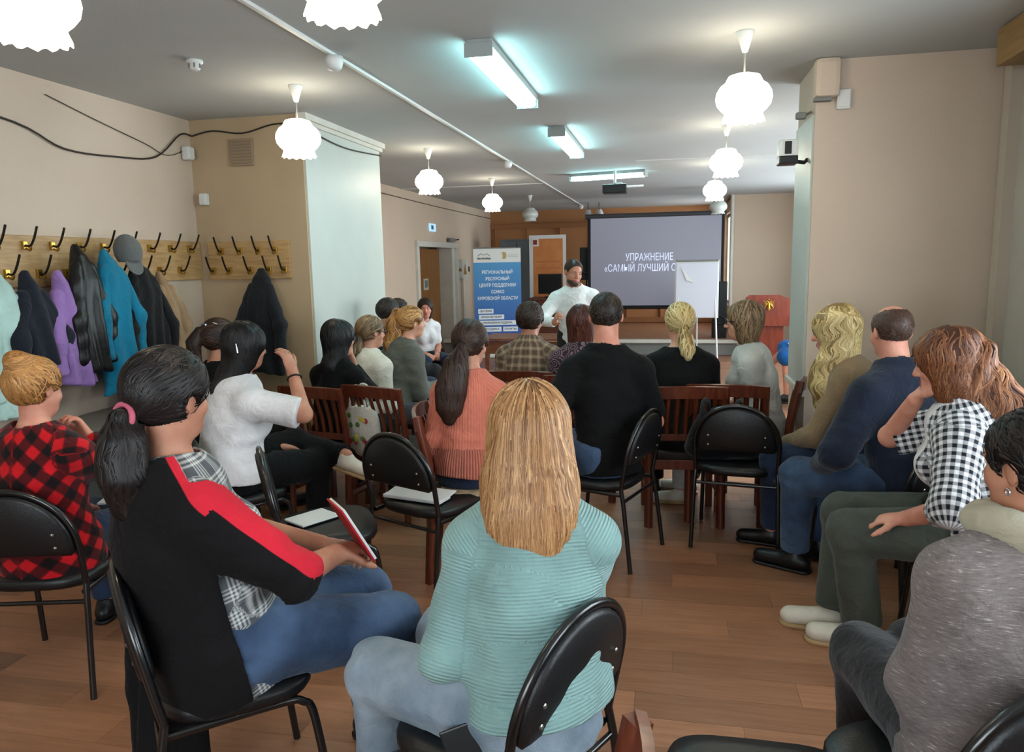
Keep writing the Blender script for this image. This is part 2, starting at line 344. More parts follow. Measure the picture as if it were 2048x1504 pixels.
# ------------------------------------------------------------------ pendant lamps
m_shade_on = M('opal_glass_lit', (255, 250, 238), 0.25, emit=(255, 243, 218), es=5.0)
m_shade_off = M('opal_glass', (190, 192, 186), 0.25, spec=0.5)
m_bulb = M('bulb_glow', (255, 255, 255), 0.4, emit=(255, 238, 205), es=11.0)
def build_pendant(lit):
    t = thing('pendant_lamp', '', 'lamp')
    MB().lathe([(0.0, 0), (0.045, 0), (0.045, -0.008), (0.036, -0.03), (0.014, -0.10), (0.0, -0.105)], n=16).build('ceiling_cup', m_white, t)
    MB().tube([(0, 0, -0.1), (0, 0, -0.225)], 0.0045, 6).build('cord', M('pale_cord', (150, 150, 144), 0.6), t)
    prof = [(0.018, -0.205), (0.05, -0.208), (0.078, -0.217), (0.088, -0.235), (0.094, -0.248), (0.118, -0.265), (0.136, -0.295), (0.141, -0.325), (0.134, -0.355), (0.116, -0.378), (0.10, -0.392), (0.094, -0.402), (0.10, -0.418), (0.107, -0.436), (0.104, -0.437), (0.096, -0.42), (0.09, -0.402), (0.112, -0.37), (0.13, -0.325), (0.084, -0.25), (0.02, -0.215)]
    def sc(i, a):
        if i in (13, 14): return (0.002 * math.cos(14 * a), -0.006 * math.cos(14 * a))
        if i in (12, 15): return (0.001 * math.cos(14 * a), -0.002 * math.cos(14 * a))
        return (0, 0)
    MB().lathe(prof, n=48, scal=sc).build('shade', m_shade_on if lit else m_shade_off, t)
    MB().lathe([(0.0, -0.30), (0.02, -0.30), (0.035, -0.34), (0.035, -0.36), (0.02, -0.385), (0.0, -0.39)], n=14).build('bulb', m_bulb if lit else m_shade_off, t)
    return t
pl_on = build_pendant(True); pl_off = build_pendant(False)
spots = [(-2.33, 4.58, 1, 'lit frilled globe pendant lamp hanging before the left pillar'),
         (-2.36, 7.36, 1, 'lit frilled globe pendant lamp, middle one of the left row beyond the pillar'),
         (-2.38, 10.2, 1, 'lit frilled globe pendant lamp, farthest lit one of the left row'),
         (-2.37, 13.0, 0, 'unlit frilled globe pendant lamp above the orange banner stand'),
         (0.36, 4.17, 1, 'largest lit globe pendant lamp on the right, beside the column top'),
         (0.46, 6.87, 1, 'lit globe pendant lamp in the right row, second from the column'),
         (0.52, 9.6, 1, 'lit globe pendant lamp in the right row, just above the unlit one'),
         (0.74, 12.6, 0, 'unlit globe pendant lamp at the screen top right corner'),
         (-1.90, 2.06, 1, 'big lit frilled pendant lamp cut by the left edge of the picture'),
         (-0.91, 2.10, 1, 'lit frilled pendant lamp cut by the top edge of the picture')]
first = {1: pl_on, 0: pl_off}; used = set()
for x, y, lit, lab in spots:
    o = first[lit] if lit not in used else copytree(first[lit]); used.add(lit)
    o.location = (x, y, CZ); o['label'] = lab; o['group'] = 'globe pendant lamps'
# ------------------------------------------------------------------ fluorescent fixtures
m_tube = M('fluorescent_tube', (255, 255, 255), 0.4, emit=(176, 242, 248), es=15.0)
m_house = M('fixture_housing', (150, 158, 156), 0.5)
def fluoro(x, y, L_, rz, lab):
    t = thing('fluorescent_fixture', lab, 'ceiling light', (x, y, CZ), rz, 'fluorescent ceiling fixtures')
    MB().box((0, 0, -0.02), (0.14, L_, 0.04), None, 0.006).build('housing', m_house, t)
    for s in (-1, 1):
        tb = MB().tube([(s * 0.045, -L_ / 2 + 0.03, -0.068), (s * 0.045, L_ / 2 - 0.03, -0.068)], 0.019, 12).build('tube', m_tube, t)
        for e in (-1, 1): MB().box((s * 0.045, e * (L_ / 2 - 0.012), -0.058), (0.03, 0.022, 0.05), None, 0.004).build('tube_holder', m_white, t)
    for e in (-1, 1): MB().box((0, e * (L_ / 2 + 0.003), -0.055), (0.15, 0.008, 0.07), None, 0.002).build('end_plate', m_house, t)
fluoro(-0.97, 4.60, 1.36, 0, 'nearest and largest twin tube fluorescent ceiling fixture')
fluoro(-0.95, 7.22, 1.42, 0, 'middle twin tube fluorescent ceiling fixture')
fluoro(-0.80, 10.05, 1.0, R(78), 'farthest fluorescent ceiling fixture, crosswise above the projector')

# ------------------------------------------------------------------ ceiling wiring, detectors
c = MB().bb(-1.80, -1.778, 2.0, 15.7, CZ - 0.016, CZ).build('ceiling_conduit', m_white); tag(c, 'white cable conduit running along the ceiling', 'conduit')
for i, (y, lab) in enumerate(((3.98, 'nearest white alarm detector on the ceiling conduit'), (8.47, 'second white alarm detector on the ceiling conduit'), (15.6, 'farthest tiny white alarm detector on the ceiling conduit'))):
    o = MB().lathe([(0, 0), (0.05, 0), (0.05, -0.03), (0.042, -0.055), (0.03, -0.07), (0, -0.072)], (0, 0, 0), 20).build('alarm_detector', m_white, None, (-1.79, y, CZ - 0.016)); tag(o, lab, 'detector', 'detectors on the conduit')
tag(MB().bb(-4.0, -1.8, 11.05, 11.062, CZ - 0.012, CZ).build('ceiling_conduit', m_white), 'thin conduit crossing the ceiling beyond the left lamps', 'conduit')
tag(MB().bb(-0.4, 2.7, 9.0, 9.012, CZ - 0.012, CZ).build('ceiling_conduit', m_white), 'thin conduit crossing the ceiling on the right behind the lamps', 'conduit')
sd = thing('smoke_detector', 'small white slotted smoke detector on the ceiling near the left wall', 'detector', (-2.57, 3.89, CZ))
MB().lathe([(0, 0), (0.045, 0), (0.045, -0.015), (0.03, -0.02), (0.03, -0.045), (0.02, -0.055), (0, -0.056)], n=20).build('detector_body', m_white, sd)
for k in range(6): MB().box((0.032 * math.cos(k * math.pi / 3), 0.032 * math.sin(k * math.pi / 3), -0.032), (0.006, 0.006, 0.024)).build('fin', m_grey, sd)
wp = [(-3.645, 3.0, 2.52), (-3.645, 3.75, 2.46), (-3.64, 4.1, 2.36), (-3.64, 4.55, 2.37), (-3.64, 4.95, 2.42), (-3.64, 5.25, 2.62), (-3.63, 5.38, 2.63)]
from mathutils.geometry import interpolate_bezier
def smoothpath(pts, n=6):
    P = [Vector(p) for p in pts]; out = []
    for i in range(len(P) - 1):
        a, b = P[i], P[i + 1]; ta = (P[i + 1] - P[max(i - 1, 0)]) / 2; tb = (P[min(i + 2, len(P) - 1)] - P[i]) / 2
        out += [v for v in interpolate_bezier(a, a + ta / 3, b - tb / 3, b, n)][:-1]
    return out + [P[-1]]
wp2 = [(-3.63, 5.386, 2.63), (-3.45, 5.386, 2.66), (-3.2, 5.385, 2.63), (-2.95, 5.385, 2.68), (-2.73, 5.385, 2.68)]; wp3 = [(-2.695, 5.44, 2.66), (-2.695, 5.7, 2.62), (-2.695, 6.2, 2.60), (-2.695, 6.94, 2.64)]
tag(MB().tube(smoothpath(wp), 0.006, 6).build('slack_cable', m_wire), 'dark slack cable sagging along the left wall above the coats', 'cable')
tag(MB().tube(smoothpath(wp2), 0.006, 6).build('slack_cable', m_wire), 'dark cable waving along the top of the pillar front', 'cable')
tag(MB().tube(smoothpath(wp3), 0.006, 6).build('slack_cable', m_wire), 'dark cable below the cornice on the pale pillar side', 'cable')
tag(MB().tube(smoothpath([(-3.648, 4.0, 2.66), (-3.645, 4.4, 2.58), (-3.645, 4.85, 2.50), (-3.645, 5.1, 2.45), (-3.64, 5.38, 2.55)]), 0.003, 5).build('thin_cable', m_wire), 'thin cable below the ceiling edge on the left wall', 'cable')
tag(MB().tube(smoothpath([(-3.988, 6.97, 2.55), (-3.988, 9, 2.62), (-3.988, 13, 2.60), (-3.988, 16.8, 2.6)]), 0.006, 5).build('far_cable', m_wire), 'cable running under the ceiling of the far left wall', 'cable')
def wallbox(lab, c, d, mat, cat='box', name='junction_box'):
    t = thing(name, lab, cat, c)
    MB().box((0, 0, 0), d, None, min(d) * 0.2).build('box_body', mat, t)
    sm = [x * 0.8 for x in d]; k = min(range(3), key=lambda i: d[i]); sm[k] = d[k] * 0.3
    off = [0, 0, 0]; off[k] = (d[k] * 0.5) * (1 if k == 0 and c[0] < -2 else -1)
    MB().box(off, sm, None, 0.002).build('cover', mat, t); return t
wallbox('small white box high in the left wall corner', (-3.62, 5.30, 2.49), (0.06, 0.07, 0.10), m_white)
wallbox('small white box on the pillar above the coat hooks', (-3.56, 5.375, 2.15), (0.06, 0.05, 0.09), m_white)
gr = thing('vent_grille', 'square beige vent grille high on the left pillar', 'vent', (-3.22, 5.39, 2.49))
MB().box((0, 0, 0), (0.2, 0.02, 0.2), None, 0.004).build('grille_frame', M('grille_paint', (150, 128, 104), 0.6), gr)
for k in range(8): MB().box((0, -0.012, -0.08 + k * 0.023), (0.17, 0.008, 0.012)).build('slat', M('grille_slat', (136, 116, 94), 0.6), gr)
wallbox('small white switch box at the top of the right column', (0.98, 4.865, 2.52), (0.075, 0.03, 0.11), m_white, 'switch')
db = thing('duct_box', 'rounded beige duct box under the ceiling at the column corner', 'duct', (0.88, 4.86, 2.62))
MB().box((0, 0, 0.02), (0.14, 0.12, 0.22), None, 0.03).build('duct_body', m_wall, db); MB().box((-0.02, -0.02, -0.10), (0.10, 0.05, 0.02), None, 0.005).build('duct_lip', m_grey, db)
sp = thing('wall_speaker', 'white and black device on a bracket on the column side', 'wall device', (0.70, 5.02, 2.24))
MB().box((0, 0, 0.035), (0.11, 0.13, 0.10), None, 0.012).build('casing', m_white, sp); MB().box((0, 0, -0.035), (0.11, 0.13, 0.05), None, 0.008).build('black_base', m_dark, sp)
MB().box((-0.005, -0.066, 0.035), (0.04, 0.01, 0.075), None, 0.003).build('front_slot', m_dark, sp); MB().tube([(0.04, 0, -0.04), (0.10, 0.0, -0.05), (0.12, 0, -0.03)], 0.012, 8).build('bracket', m_dark, sp)
o = MB().box((0, 0, 0), (0.06, 0.05, 0.04), None, 0.01).tube([(0.02, 0, 0), (0.06, 0, 0.02)], 0.008).build('motion_sensor', m_grey, None, (0.765, 4.98, 2.46)); tag(o, 'small grey motion sensor on the column edge above the device', 'sensor')
# ------------------------------------------------------------------ implicit-surface modelling (people, clothes, coats)
A = lambda *v: np.array(v, float)
F4 = np.float32
def nv(v): v = np.asarray(v, float); return v / max(1e-9, np.linalg.norm(v))
def rot(axis, deg):
    return np.array(Matrix.Rotation(math.radians(deg), 3, Vector(axis)))
class Cone:
    def __init__(s, a, b, ra, rb, k=0.02, flat=None, cut=False, tag=0):
        s.a, s.b, s.ra, s.rb, s.k, s.tag, s.cut = np.asarray(a, float), np.asarray(b, float), ra, rb, k, tag, cut
        s.flat = flat   # (axis, ratio): squeeze along axis
        s.sub = False; s.ba = s.b - s.a; s.L = max(1e-6, np.linalg.norm(s.ba)); r = max(ra, rb) * (max(1, flat[1]) if flat else 1)
        s.lo = np.minimum(s.a, s.b) - r; s.hi = np.maximum(s.a, s.b) + r
        w = s.ba / s.L; u = np.cross(w, [0.3, 0.9, 0.2]); s.u = u / np.linalg.norm(u); s.w2 = np.cross(w, s.u)
        s.a = s.a.astype(F4); s.b = s.b.astype(F4); s.ba = s.ba.astype(F4); s.L = float(s.L)
        if flat is not None: s.flat = (np.asarray(flat[0]).astype(F4), float(flat[1]))
    def d(s, P):
        pa = P - s.a; t = np.clip(pa @ s.ba / s.L ** 2, 0, 1); q = pa - t[:, None] * s.ba; r = s.ra + (s.rb - s.ra) * t
        if s.flat is not None:
            c = q @ s.flat[0]; q = q + np.outer(c * (1 / s.flat[1] - 1), s.flat[0])
            d = np.sqrt((q * q).sum(1)) - r
            if s.flat[1] < 1: d = d * (0.5 + 0.5 * s.flat[1])
        else: d = np.sqrt((q * q).sum(1)) - r
        if s.cut: d = np.maximum(d, (P - s.b) @ s.ba / s.L)
        return d
    def uv(s, P):
        pa = P - s.a; v = pa @ s.ba / s.L; an = np.arctan2(pa @ s.u, pa @ s.w2); return np.stack([an * (s.ra + s.rb) * 0.5, v], 1)
class Ell:
    def __init__(s, c, r, Rm=None, k=0.02, tag=0, sub=False):
        s.c = np.asarray(c, float); s.r = np.asarray(r, float); s.Rm = np.eye(3) if Rm is None else np.asarray(Rm, float); s.k, s.tag, s.sub = k, tag, sub
        m = max(r); s.lo = s.c - m; s.hi = s.c + m; s.c = s.c.astype(F4); s.r = s.r.astype(F4); s.Rm = s.Rm.astype(F4)
    def d(s, P):
        q = (P - s.c) @ s.Rm; a = q / s.r; b = a / s.r; k0 = np.sqrt((a * a).sum(1)) + 1e-9; k1 = np.sqrt((b * b).sum(1)) + 1e-9
        return k0 * (k0 - 1) / k1
    def uv(s, P): q = (P - s.c) @ s.Rm; return np.stack([q[:, 0], q[:, 2]], 1)
class Loft:
    """nodes: (centre, width axis, depth axis, half width, half depth)"""
    def __init__(s, nodes, k=0.03, tag=0, capa=True):
        s.n = [(np.asarray(c, float), np.asarray(x, float), np.asarray(y, float), w, d) for c, x, y, w, d in nodes]; s.k, s.tag, s.sub = k, tag, False
        cs = np.array([n[0] for n in s.n]); m = np.array([max(n[3], n[4]) for n in s.n])[:, None]; s.lo = (cs - m).min(0); s.hi = (cs + m).max(0)
        s.n = [(c.astype(F4), x.astype(F4), y.astype(F4), float(w), float(d)) for c, x, y, w, d in s.n]
    def _ev(s, P, uv=False):
        best = np.full(len(P), 1e3, F4); U = np.zeros((len(P), 2)) if uv else None; v0 = 0
        for (c0, x0, y0, w0, d0), (c1, x1, y1, w1, d1) in zip(s.n[:-1], s.n[1:]):
            ba = c1 - c0; L = np.linalg.norm(ba); pa = P - c0; t = np.clip(pa @ ba / L ** 2, 0, 1); q = pa - t[:, None] * ba
            X = x0 + x1; X = X / np.linalg.norm(X); Y = y0 + y1; Y = Y / np.linalg.norm(Y); Z = ba / L
            w = w0 + (w1 - w0) * t; dd = d0 + (d1 - d0) * t; a = q @ X; b = q @ Y; cz = q @ Z
            e = np.sqrt((a / w) ** 2 + (b / dd) ** 2 + (cz / np.minimum(w, dd)) ** 2) + 1e-9
            g = np.sqrt((a / w ** 2) ** 2 + (b / dd ** 2) ** 2 + (cz / np.minimum(w, dd) ** 2) ** 2) + 1e-9
            D = e * (e - 1) / g
            m = D < best; best = np.where(m, D, best)
            if uv: U[m] = np.stack([np.arctan2(a / w, b / dd) * 0.155, v0 + t * L + cz], 1)[m]
            v0 += L
        return U if uv else best
    def d(s, P): return s._ev(P)
    def uv(s, P): return s._ev(P, True)

class Group:
    """prims that share one bounding box, so most points skip them together"""
    def __init__(s, prims):
        s.prims = prims; s.sub = False; s.lo = np.min([p.lo for p in prims], 0); s.hi = np.max([p.hi for p in prims], 0)
def _acc(prims, P, D, margin):
    x, y, z = np.ascontiguousarray(P.T)
    for p in prims:
        lo, hi = p.lo - margin, p.hi + margin
        m = np.nonzero((x > lo[0]) & (x < hi[0]) & (y > lo[1]) & (y < hi[1]) & (z > lo[2]) & (z < hi[2]))[0]
        if not len(m): continue
        if isinstance(p, Group): D[m] = _acc(p.prims, P[m], D[m], margin); continue
        dp = p.d(P[m]); a = D[m]; k = p.k
        if p.sub:
            h = np.clip(0.5 - 0.5 * (dp + a) / k, 0, 1); D[m] = a + (-dp - a) * h + k * h * (1 - h)
        else:
            h = np.clip(0.5 + 0.5 * (a - dp) / k, 0, 1); D[m] = a + (dp - a) * h - k * h * (1 - h)
    return D
def field(prims, P, margin=0.045):
    P = P.astype(F4, copy=False); return _acc(prims, P, np.full(len(P), 0.3, F4), margin)
def bounds(prims, pad=0.03):
    ps = [p for p in prims if not p.sub]
    return np.min([p.lo for p in ps], 0) - pad, np.max([p.hi for p in ps], 0) + pad
def nets(f, lo, hi, h, st=4):
    n = (np.ceil((hi - lo) / (h * st)).astype(int) * st + 1); ax = [lo[i] + h * np.arange(n[i]) for i in range(3)]
    G = np.stack(np.meshgrid(*[a[::st] for a in ax], indexing='ij'), -1); sh = G.shape[:3]; c = f(G.reshape(-1, 3)).reshape(sh)
    band = (np.abs(c) < st * h * 1.3); cell = np.zeros([s - 1 for s in sh], bool)
    for i in (0, 1):
        for j in (0, 1):
            for k in (0, 1): cell |= band[i:sh[0] - 1 + i, j:sh[1] - 1 + j, k:sh[2] - 1 + k]
    V = c
    for a in range(3): V = np.repeat(V, st, a)
    V = V[:n[0], :n[1], :n[2]].copy()
    Mk = cell
    for a in range(3): Mk = np.repeat(Mk, st, a)
    N = np.zeros(n, bool); N[:-1, :-1, :-1] |= Mk; N[1:, 1:, 1:] |= Mk; N[1:, :-1, :-1] |= Mk; N[:-1, 1:, :-1] |= Mk; N[:-1, :-1, 1:] |= Mk
    I = np.nonzero(N); V[I] = f(np.stack([ax[0][I[0]], ax[1][I[1]], ax[2][I[2]]], 1).astype(F4))
    S = V < 0; cn = np.zeros([x - 1 for x in n], np.int8)
    for i in (0, 1):
        for j in (0, 1):
            for k in (0, 1): cn += S[i:n[0] - 1 + i, j:n[1] - 1 + j, k:n[2] - 1 + k]
    ia = np.stack(np.nonzero((cn > 0) & (cn < 8)), 1); vid = np.full(cn.shape, -1, np.int32); vid[tuple(ia.T)] = np.arange(len(ia))
    acc = np.zeros((len(ia), 3)); ct = np.zeros(len(ia))
    cor = [(i, j, k) for i in (0, 1) for j in (0, 1) for k in (0, 1)]
    for ca in cor:
        for a in range(3):
            if ca[a]: continue
            cb = list(ca); cb[a] = 1; va = V[tuple((ia + ca).T)]; vb = V[tuple((ia + cb).T)]; m = (va < 0) != (vb < 0)
            t = np.where(m, va / np.where(m, va - vb, 1), 0); p = np.array(ca)[None] + t[:, None] * (np.array(cb) - np.array(ca))[None]
            acc += p * m[:, None]; ct += m
    P = lo + h * (ia + acc / ct[:, None]); Q = []
    for a in range(3):
        b, c_ = (a + 1) % 3, (a + 2) % 3
        s0 = np.take(S, range(n[a] - 1), a); s1 = np.take(S, range(1, n[a]), a); E = np.stack(np.nonzero(s0 != s1), 1)
        E = E[(E[:, b] > 0) & (E[:, c_] > 0) & (E[:, b] < n[b] - 1) & (E[:, c_] < n[c_] - 1)]
        ins = S[tuple(E.T)]; qs = []
        for db, dc in ((1, 1), (0, 1), (0, 0), (1, 0)):
            e = E.copy(); e[:, b] -= db; e[:, c_] -= dc; qs.append(vid[tuple(e.T)])
        q = np.stack(qs, 1); q[~ins] = q[~ins][:, ::-1]; Q.append(q)
    Q = np.concatenate(Q); Q = Q[(Q >= 0).all(1)]
    return P, Q
def grad(f, P, e=0.004):
    g = np.stack([f(P + d) - f(P - d) for d in np.eye(3) * e], 1); return g / (np.linalg.norm(g, axis=1)[:, None] + 1e-9)
def thin_out(V, Q, hid, cell):
    """merge the vertices that clothes cover onto a coarse grid; the surface stays one connected skin"""
    key = np.floor(V / cell).astype(np.int64); kk = (key[:, 0] * 100003 + key[:, 1]) * 100003 + key[:, 2]; n = len(V); idx = np.arange(n)
    u, inv = np.unique(kk[hid], return_inverse=True); cnt = np.bincount(inv); nv_ = n + np.arange(len(u)); C = np.stack([np.bincount(inv, V[hid][:, i]) / cnt for i in range(3)], 1)
    idx[np.nonzero(hid)[0]] = nv_[inv]; T = np.concatenate([Q[:, [0, 1, 2]], Q[:, [0, 2, 3]]]); T = idx[T]
    T = T[(T[:, 0] != T[:, 1]) & (T[:, 1] != T[:, 2]) & (T[:, 0] != T[:, 2])]; _, fi = np.unique(np.sort(T, 1), axis=0, return_index=True); T = T[fi]
    VV = np.concatenate([V, C]); us, ui = np.unique(T, return_inverse=True); return VV[us], ui.reshape(T.shape)
def sdfobj(name, f, lo, hi, h, mat, parent, uvprims=None, fmat=None, smooth=1, gz=None, hidden=None):
    V, Q = nets(f, np.asarray(lo, float), np.asarray(hi, float), h)
    for _ in range(smooth):   # light relaxation along edges
        E = np.concatenate([Q[:, [0, 1]], Q[:, [1, 2]], Q[:, [2, 3]], Q[:, [3, 0]]]); acc = np.zeros_like(V); c = np.zeros(len(V))
        np.add.at(acc, E[:, 0], V[E[:, 1]]); np.add.at(c, E[:, 0], 1); V = 0.5 * V + 0.5 * acc / np.maximum(c, 1)[:, None]
    if hidden is not None: V, Q = thin_out(V, Q, hidden(V), 0.03)
    me = fastmesh(name, V, Q, Q.shape[1])
    if uvprims:
        best = np.full(len(V), 1e3); U = np.zeros((len(V), 3))
        for i, p in enumerate(uvprims):
            if p.sub: continue
            d = p.d(V); m = d < best; best = np.where(m, d, best); U[m, :2] = p.uv(V[m]); U[m, 2] = p.tag
        if gz is not None: U[:, 2] = gz(V)
        at = me.attributes.new('gco', 'FLOAT_VECTOR', 'POINT'); at.data.foreach_set('vector', U.astype(np.float32).ravel())
    mats = mat if isinstance(mat, (list, tuple)) else [mat]
    for mm in mats: me.materials.append(mm)
    if fmat is not None:
        idx = fmat(V[Q].mean(1)); me.polygons.foreach_set('material_index', idx.astype(np.int32))
    o = bpy.data.objects.new(name, me); COL.objects.link(o); o.parent = parent
    return o, V
def folds(P, amp, freq, seed, dirn=(0, 0, 1)):
    r = np.random.default_rng(seed); out = np.zeros(len(P))
    for i in range(3):
        k = (nv(np.asarray(dirn) + r.normal(0, 0.5, 3)) * freq * (0.7 + 0.6 * r.random())).astype(F4); k2 = (nv(r.normal(0, 1, 3)) * freq * 0.45).astype(F4)
        out += np.sin(P @ k + 1.6 * np.sin(P @ k2 + r.random() * 6) + r.random() * 6)
    return amp * out / 3
def lattice(P, amp, sc, seed):
    r = np.random.default_rng(seed); o = np.zeros(len(P))
    for i in range(4):
        k = (nv(r.normal(0, 1, 3)) * sc * (0.6 + 0.8 * r.random())).astype(F4); o += np.sin(P @ k + r.random() * 6.28)
    return amp * o / 4

def ribbons(name, paths, nrm, wid, thk, mat, parent, hv):
    """paths (N,M,3), nrm (N,M,3) -> flat tapered locks, ridged"""
    N, Mn, _ = paths.shape; T = np.gradient(paths, axis=1); T /= (np.linalg.norm(T, axis=2)[..., None] + 1e-9)
    B = np.cross(T, nrm); B /= (np.linalg.norm(B, axis=2)[..., None] + 1e-9); Nn = np.cross(B, T)
    tp = np.sin(np.linspace(0.22, 1, Mn) * math.pi * 0.97) ** 0.6; w = (wid[:, None] * tp[None])[..., None]; k = (thk * tp)[None, :, None]
    ring = np.stack([paths - B * w - Nn * k, paths + Nn * k, paths + B * w - Nn * k], 2)
    V = ring.reshape(-1, 3); base = (np.arange(N)[:, None] * Mn + np.arange(Mn - 1)[None]).ravel() * 3; F = []
    for i in range(2): F.append(np.stack([base + i, base + 3 + i, base + 4 + i, base + 1 + i], 1))
    me = fastmesh(name, V, np.concatenate(F)); me.materials.append(mat)
    at = me.attributes.new('hv', 'FLOAT', 'POINT'); at.data.foreach_set('value', np.repeat(hv, Mn * 3).astype(np.float32))
    o = bpy.data.objects.new(name, me); COL.objects.link(o); o.parent = parent; return o
def trace(f, roots, flow, steps, step, off, jit=0.0, r=None):
    P = roots.copy(); out = []; ns = []
    jv = r.normal(0, 1, P.shape) * jit if jit else 0
    for i in range(steps):
        g = grad(f, P); v = f(P); far = np.abs(v) > 0.03      # a lock that runs off the end of the hair trails out
        lastp = out[-1] + (out[-1] - out[-2]) * 0.7 if len(out) > 1 else P
        P = np.where(far[:, None], lastp, P - g * (v - off)[:, None]); out.append(P.copy()); ns.append(np.where(far[:, None], ns[-1] if ns else g, g))
        d = flow(P) + jv; d = d - g * (d * g).sum(1)[:, None]; d /= (np.linalg.norm(d, axis=1)[:, None] + 1e-6)
        P = P + d * (step[:, None] if isinstance(step, np.ndarray) else step)
    return np.stack(out, 1), np.stack(ns, 1)
# ------------------------------------------------------------------ people
def skinmat(name, c, c2=None):
    if name in MATS: return MATS[name]
    m = M(name, c, 0.5, col2=c2 or tuple(int(x * 0.93) for x in c), vscale=14, bump=0.05, bscale=200, spec=0.35)
    b = m.node_tree.nodes['Principled BSDF']; b.inputs['Subsurface Weight'].default_value = 0.0
    return m
SK = skinmat('skin_fair', (214, 160, 132), (200, 140, 116)); SK2 = skinmat('skin_tan', (196, 140, 112), (178, 120, 96)); SK3 = skinmat('skin_rosy', (220, 158, 134), (206, 136, 114))
LIP = M('lip', (170, 88, 82), 0.45); EYEW = M('eye_white', (220, 216, 210), 0.25); EYEI = M('eye_iris', (48, 36, 28), 0.2); SHOEW = M('white_leather', (214, 206, 190), 0.5, var=0.1, vscale=20); SOLE = M('tan_rubber', (176, 146, 104), 0.6)
SHOEB = M('black_leather', (20, 19, 20), 0.4)
def ik(S, W, a, b, pole):
    d = W - S; L = np.linalg.norm(d)
    if L > (a + b) * 0.995: W = S + d / L * (a + b) * 0.995; d = W - S; L = np.linalg.norm(d)
    u = d / L; x = (a * a - b * b + L * L) / (2 * L); h = math.sqrt(max(0, a * a - x * x)); p = np.asarray(pole, float); p = nv(p - u * (p @ u)); return S + u * x + p * h, W
def handprims(W, dirn, palm, side, hs, curl, spread=6):
    """side: +1 right hand, -1 left; palm: palm normal. returns prims"""
    y = nv(dirn); z = nv(np.asarray(palm, float) - y * (np.asarray(palm, float) @ y)); x = np.cross(y, z)   # x: across the palm
    th = x * (1 if np.dot(np.cross(y, z), x) > 0 else -1) * (-side)   # thumb side
    pr = [Cone(W, W + y * 0.03 * hs, 0.026 * hs, 0.03 * hs, 0.02, (z, 0.6))]
    c = W + y * 0.055 * hs; pr.append(Ell(c, A(0.040, 0.05, 0.016) * hs, np.stack([x, y, z], 1), 0.015))
    L = [0.072, 0.082, 0.077, 0.06]
    for i in range(4):
        o = (1.5 - i) * 0.0195 * hs; p = W + y * 0.092 * hs + th * o - y * abs(i - 1.2) * 0.004 * hs; ang = 0.0
        d0 = nv(y + th * math.tan(math.radians((1.5 - i) * spread * 0.5)))
        for j, fr in enumerate((0.46, 0.31, 0.25)):
            ang += math.radians(curl * (0.8, 1.1, 0.8)[j]); d = d0 * math.cos(ang) + z * math.sin(ang); q = p + d * L[i] * fr * hs
            pr.append(Cone(p, q, (0.0092 - 0.0009 * j) * hs, (0.0086 - 0.0011 * j) * hs, 0.006)); p = q
    p = W + y * 0.03 * hs + th * 0.026 * hs; d = nv(y * 0.75 + th * 0.75 + z * 0.3)
    for j, l in enumerate((0.04, 0.032, 0.026)):
        q = p + d * l * hs; pr.append(Cone(p, q, (0.0135 - 0.0018 * j) * hs, (0.0115 - 0.0016 * j) * hs, 0.01)); p = q; d = nv(d + y * 0.35 + z * 0.12 * (curl / 30))
    return pr
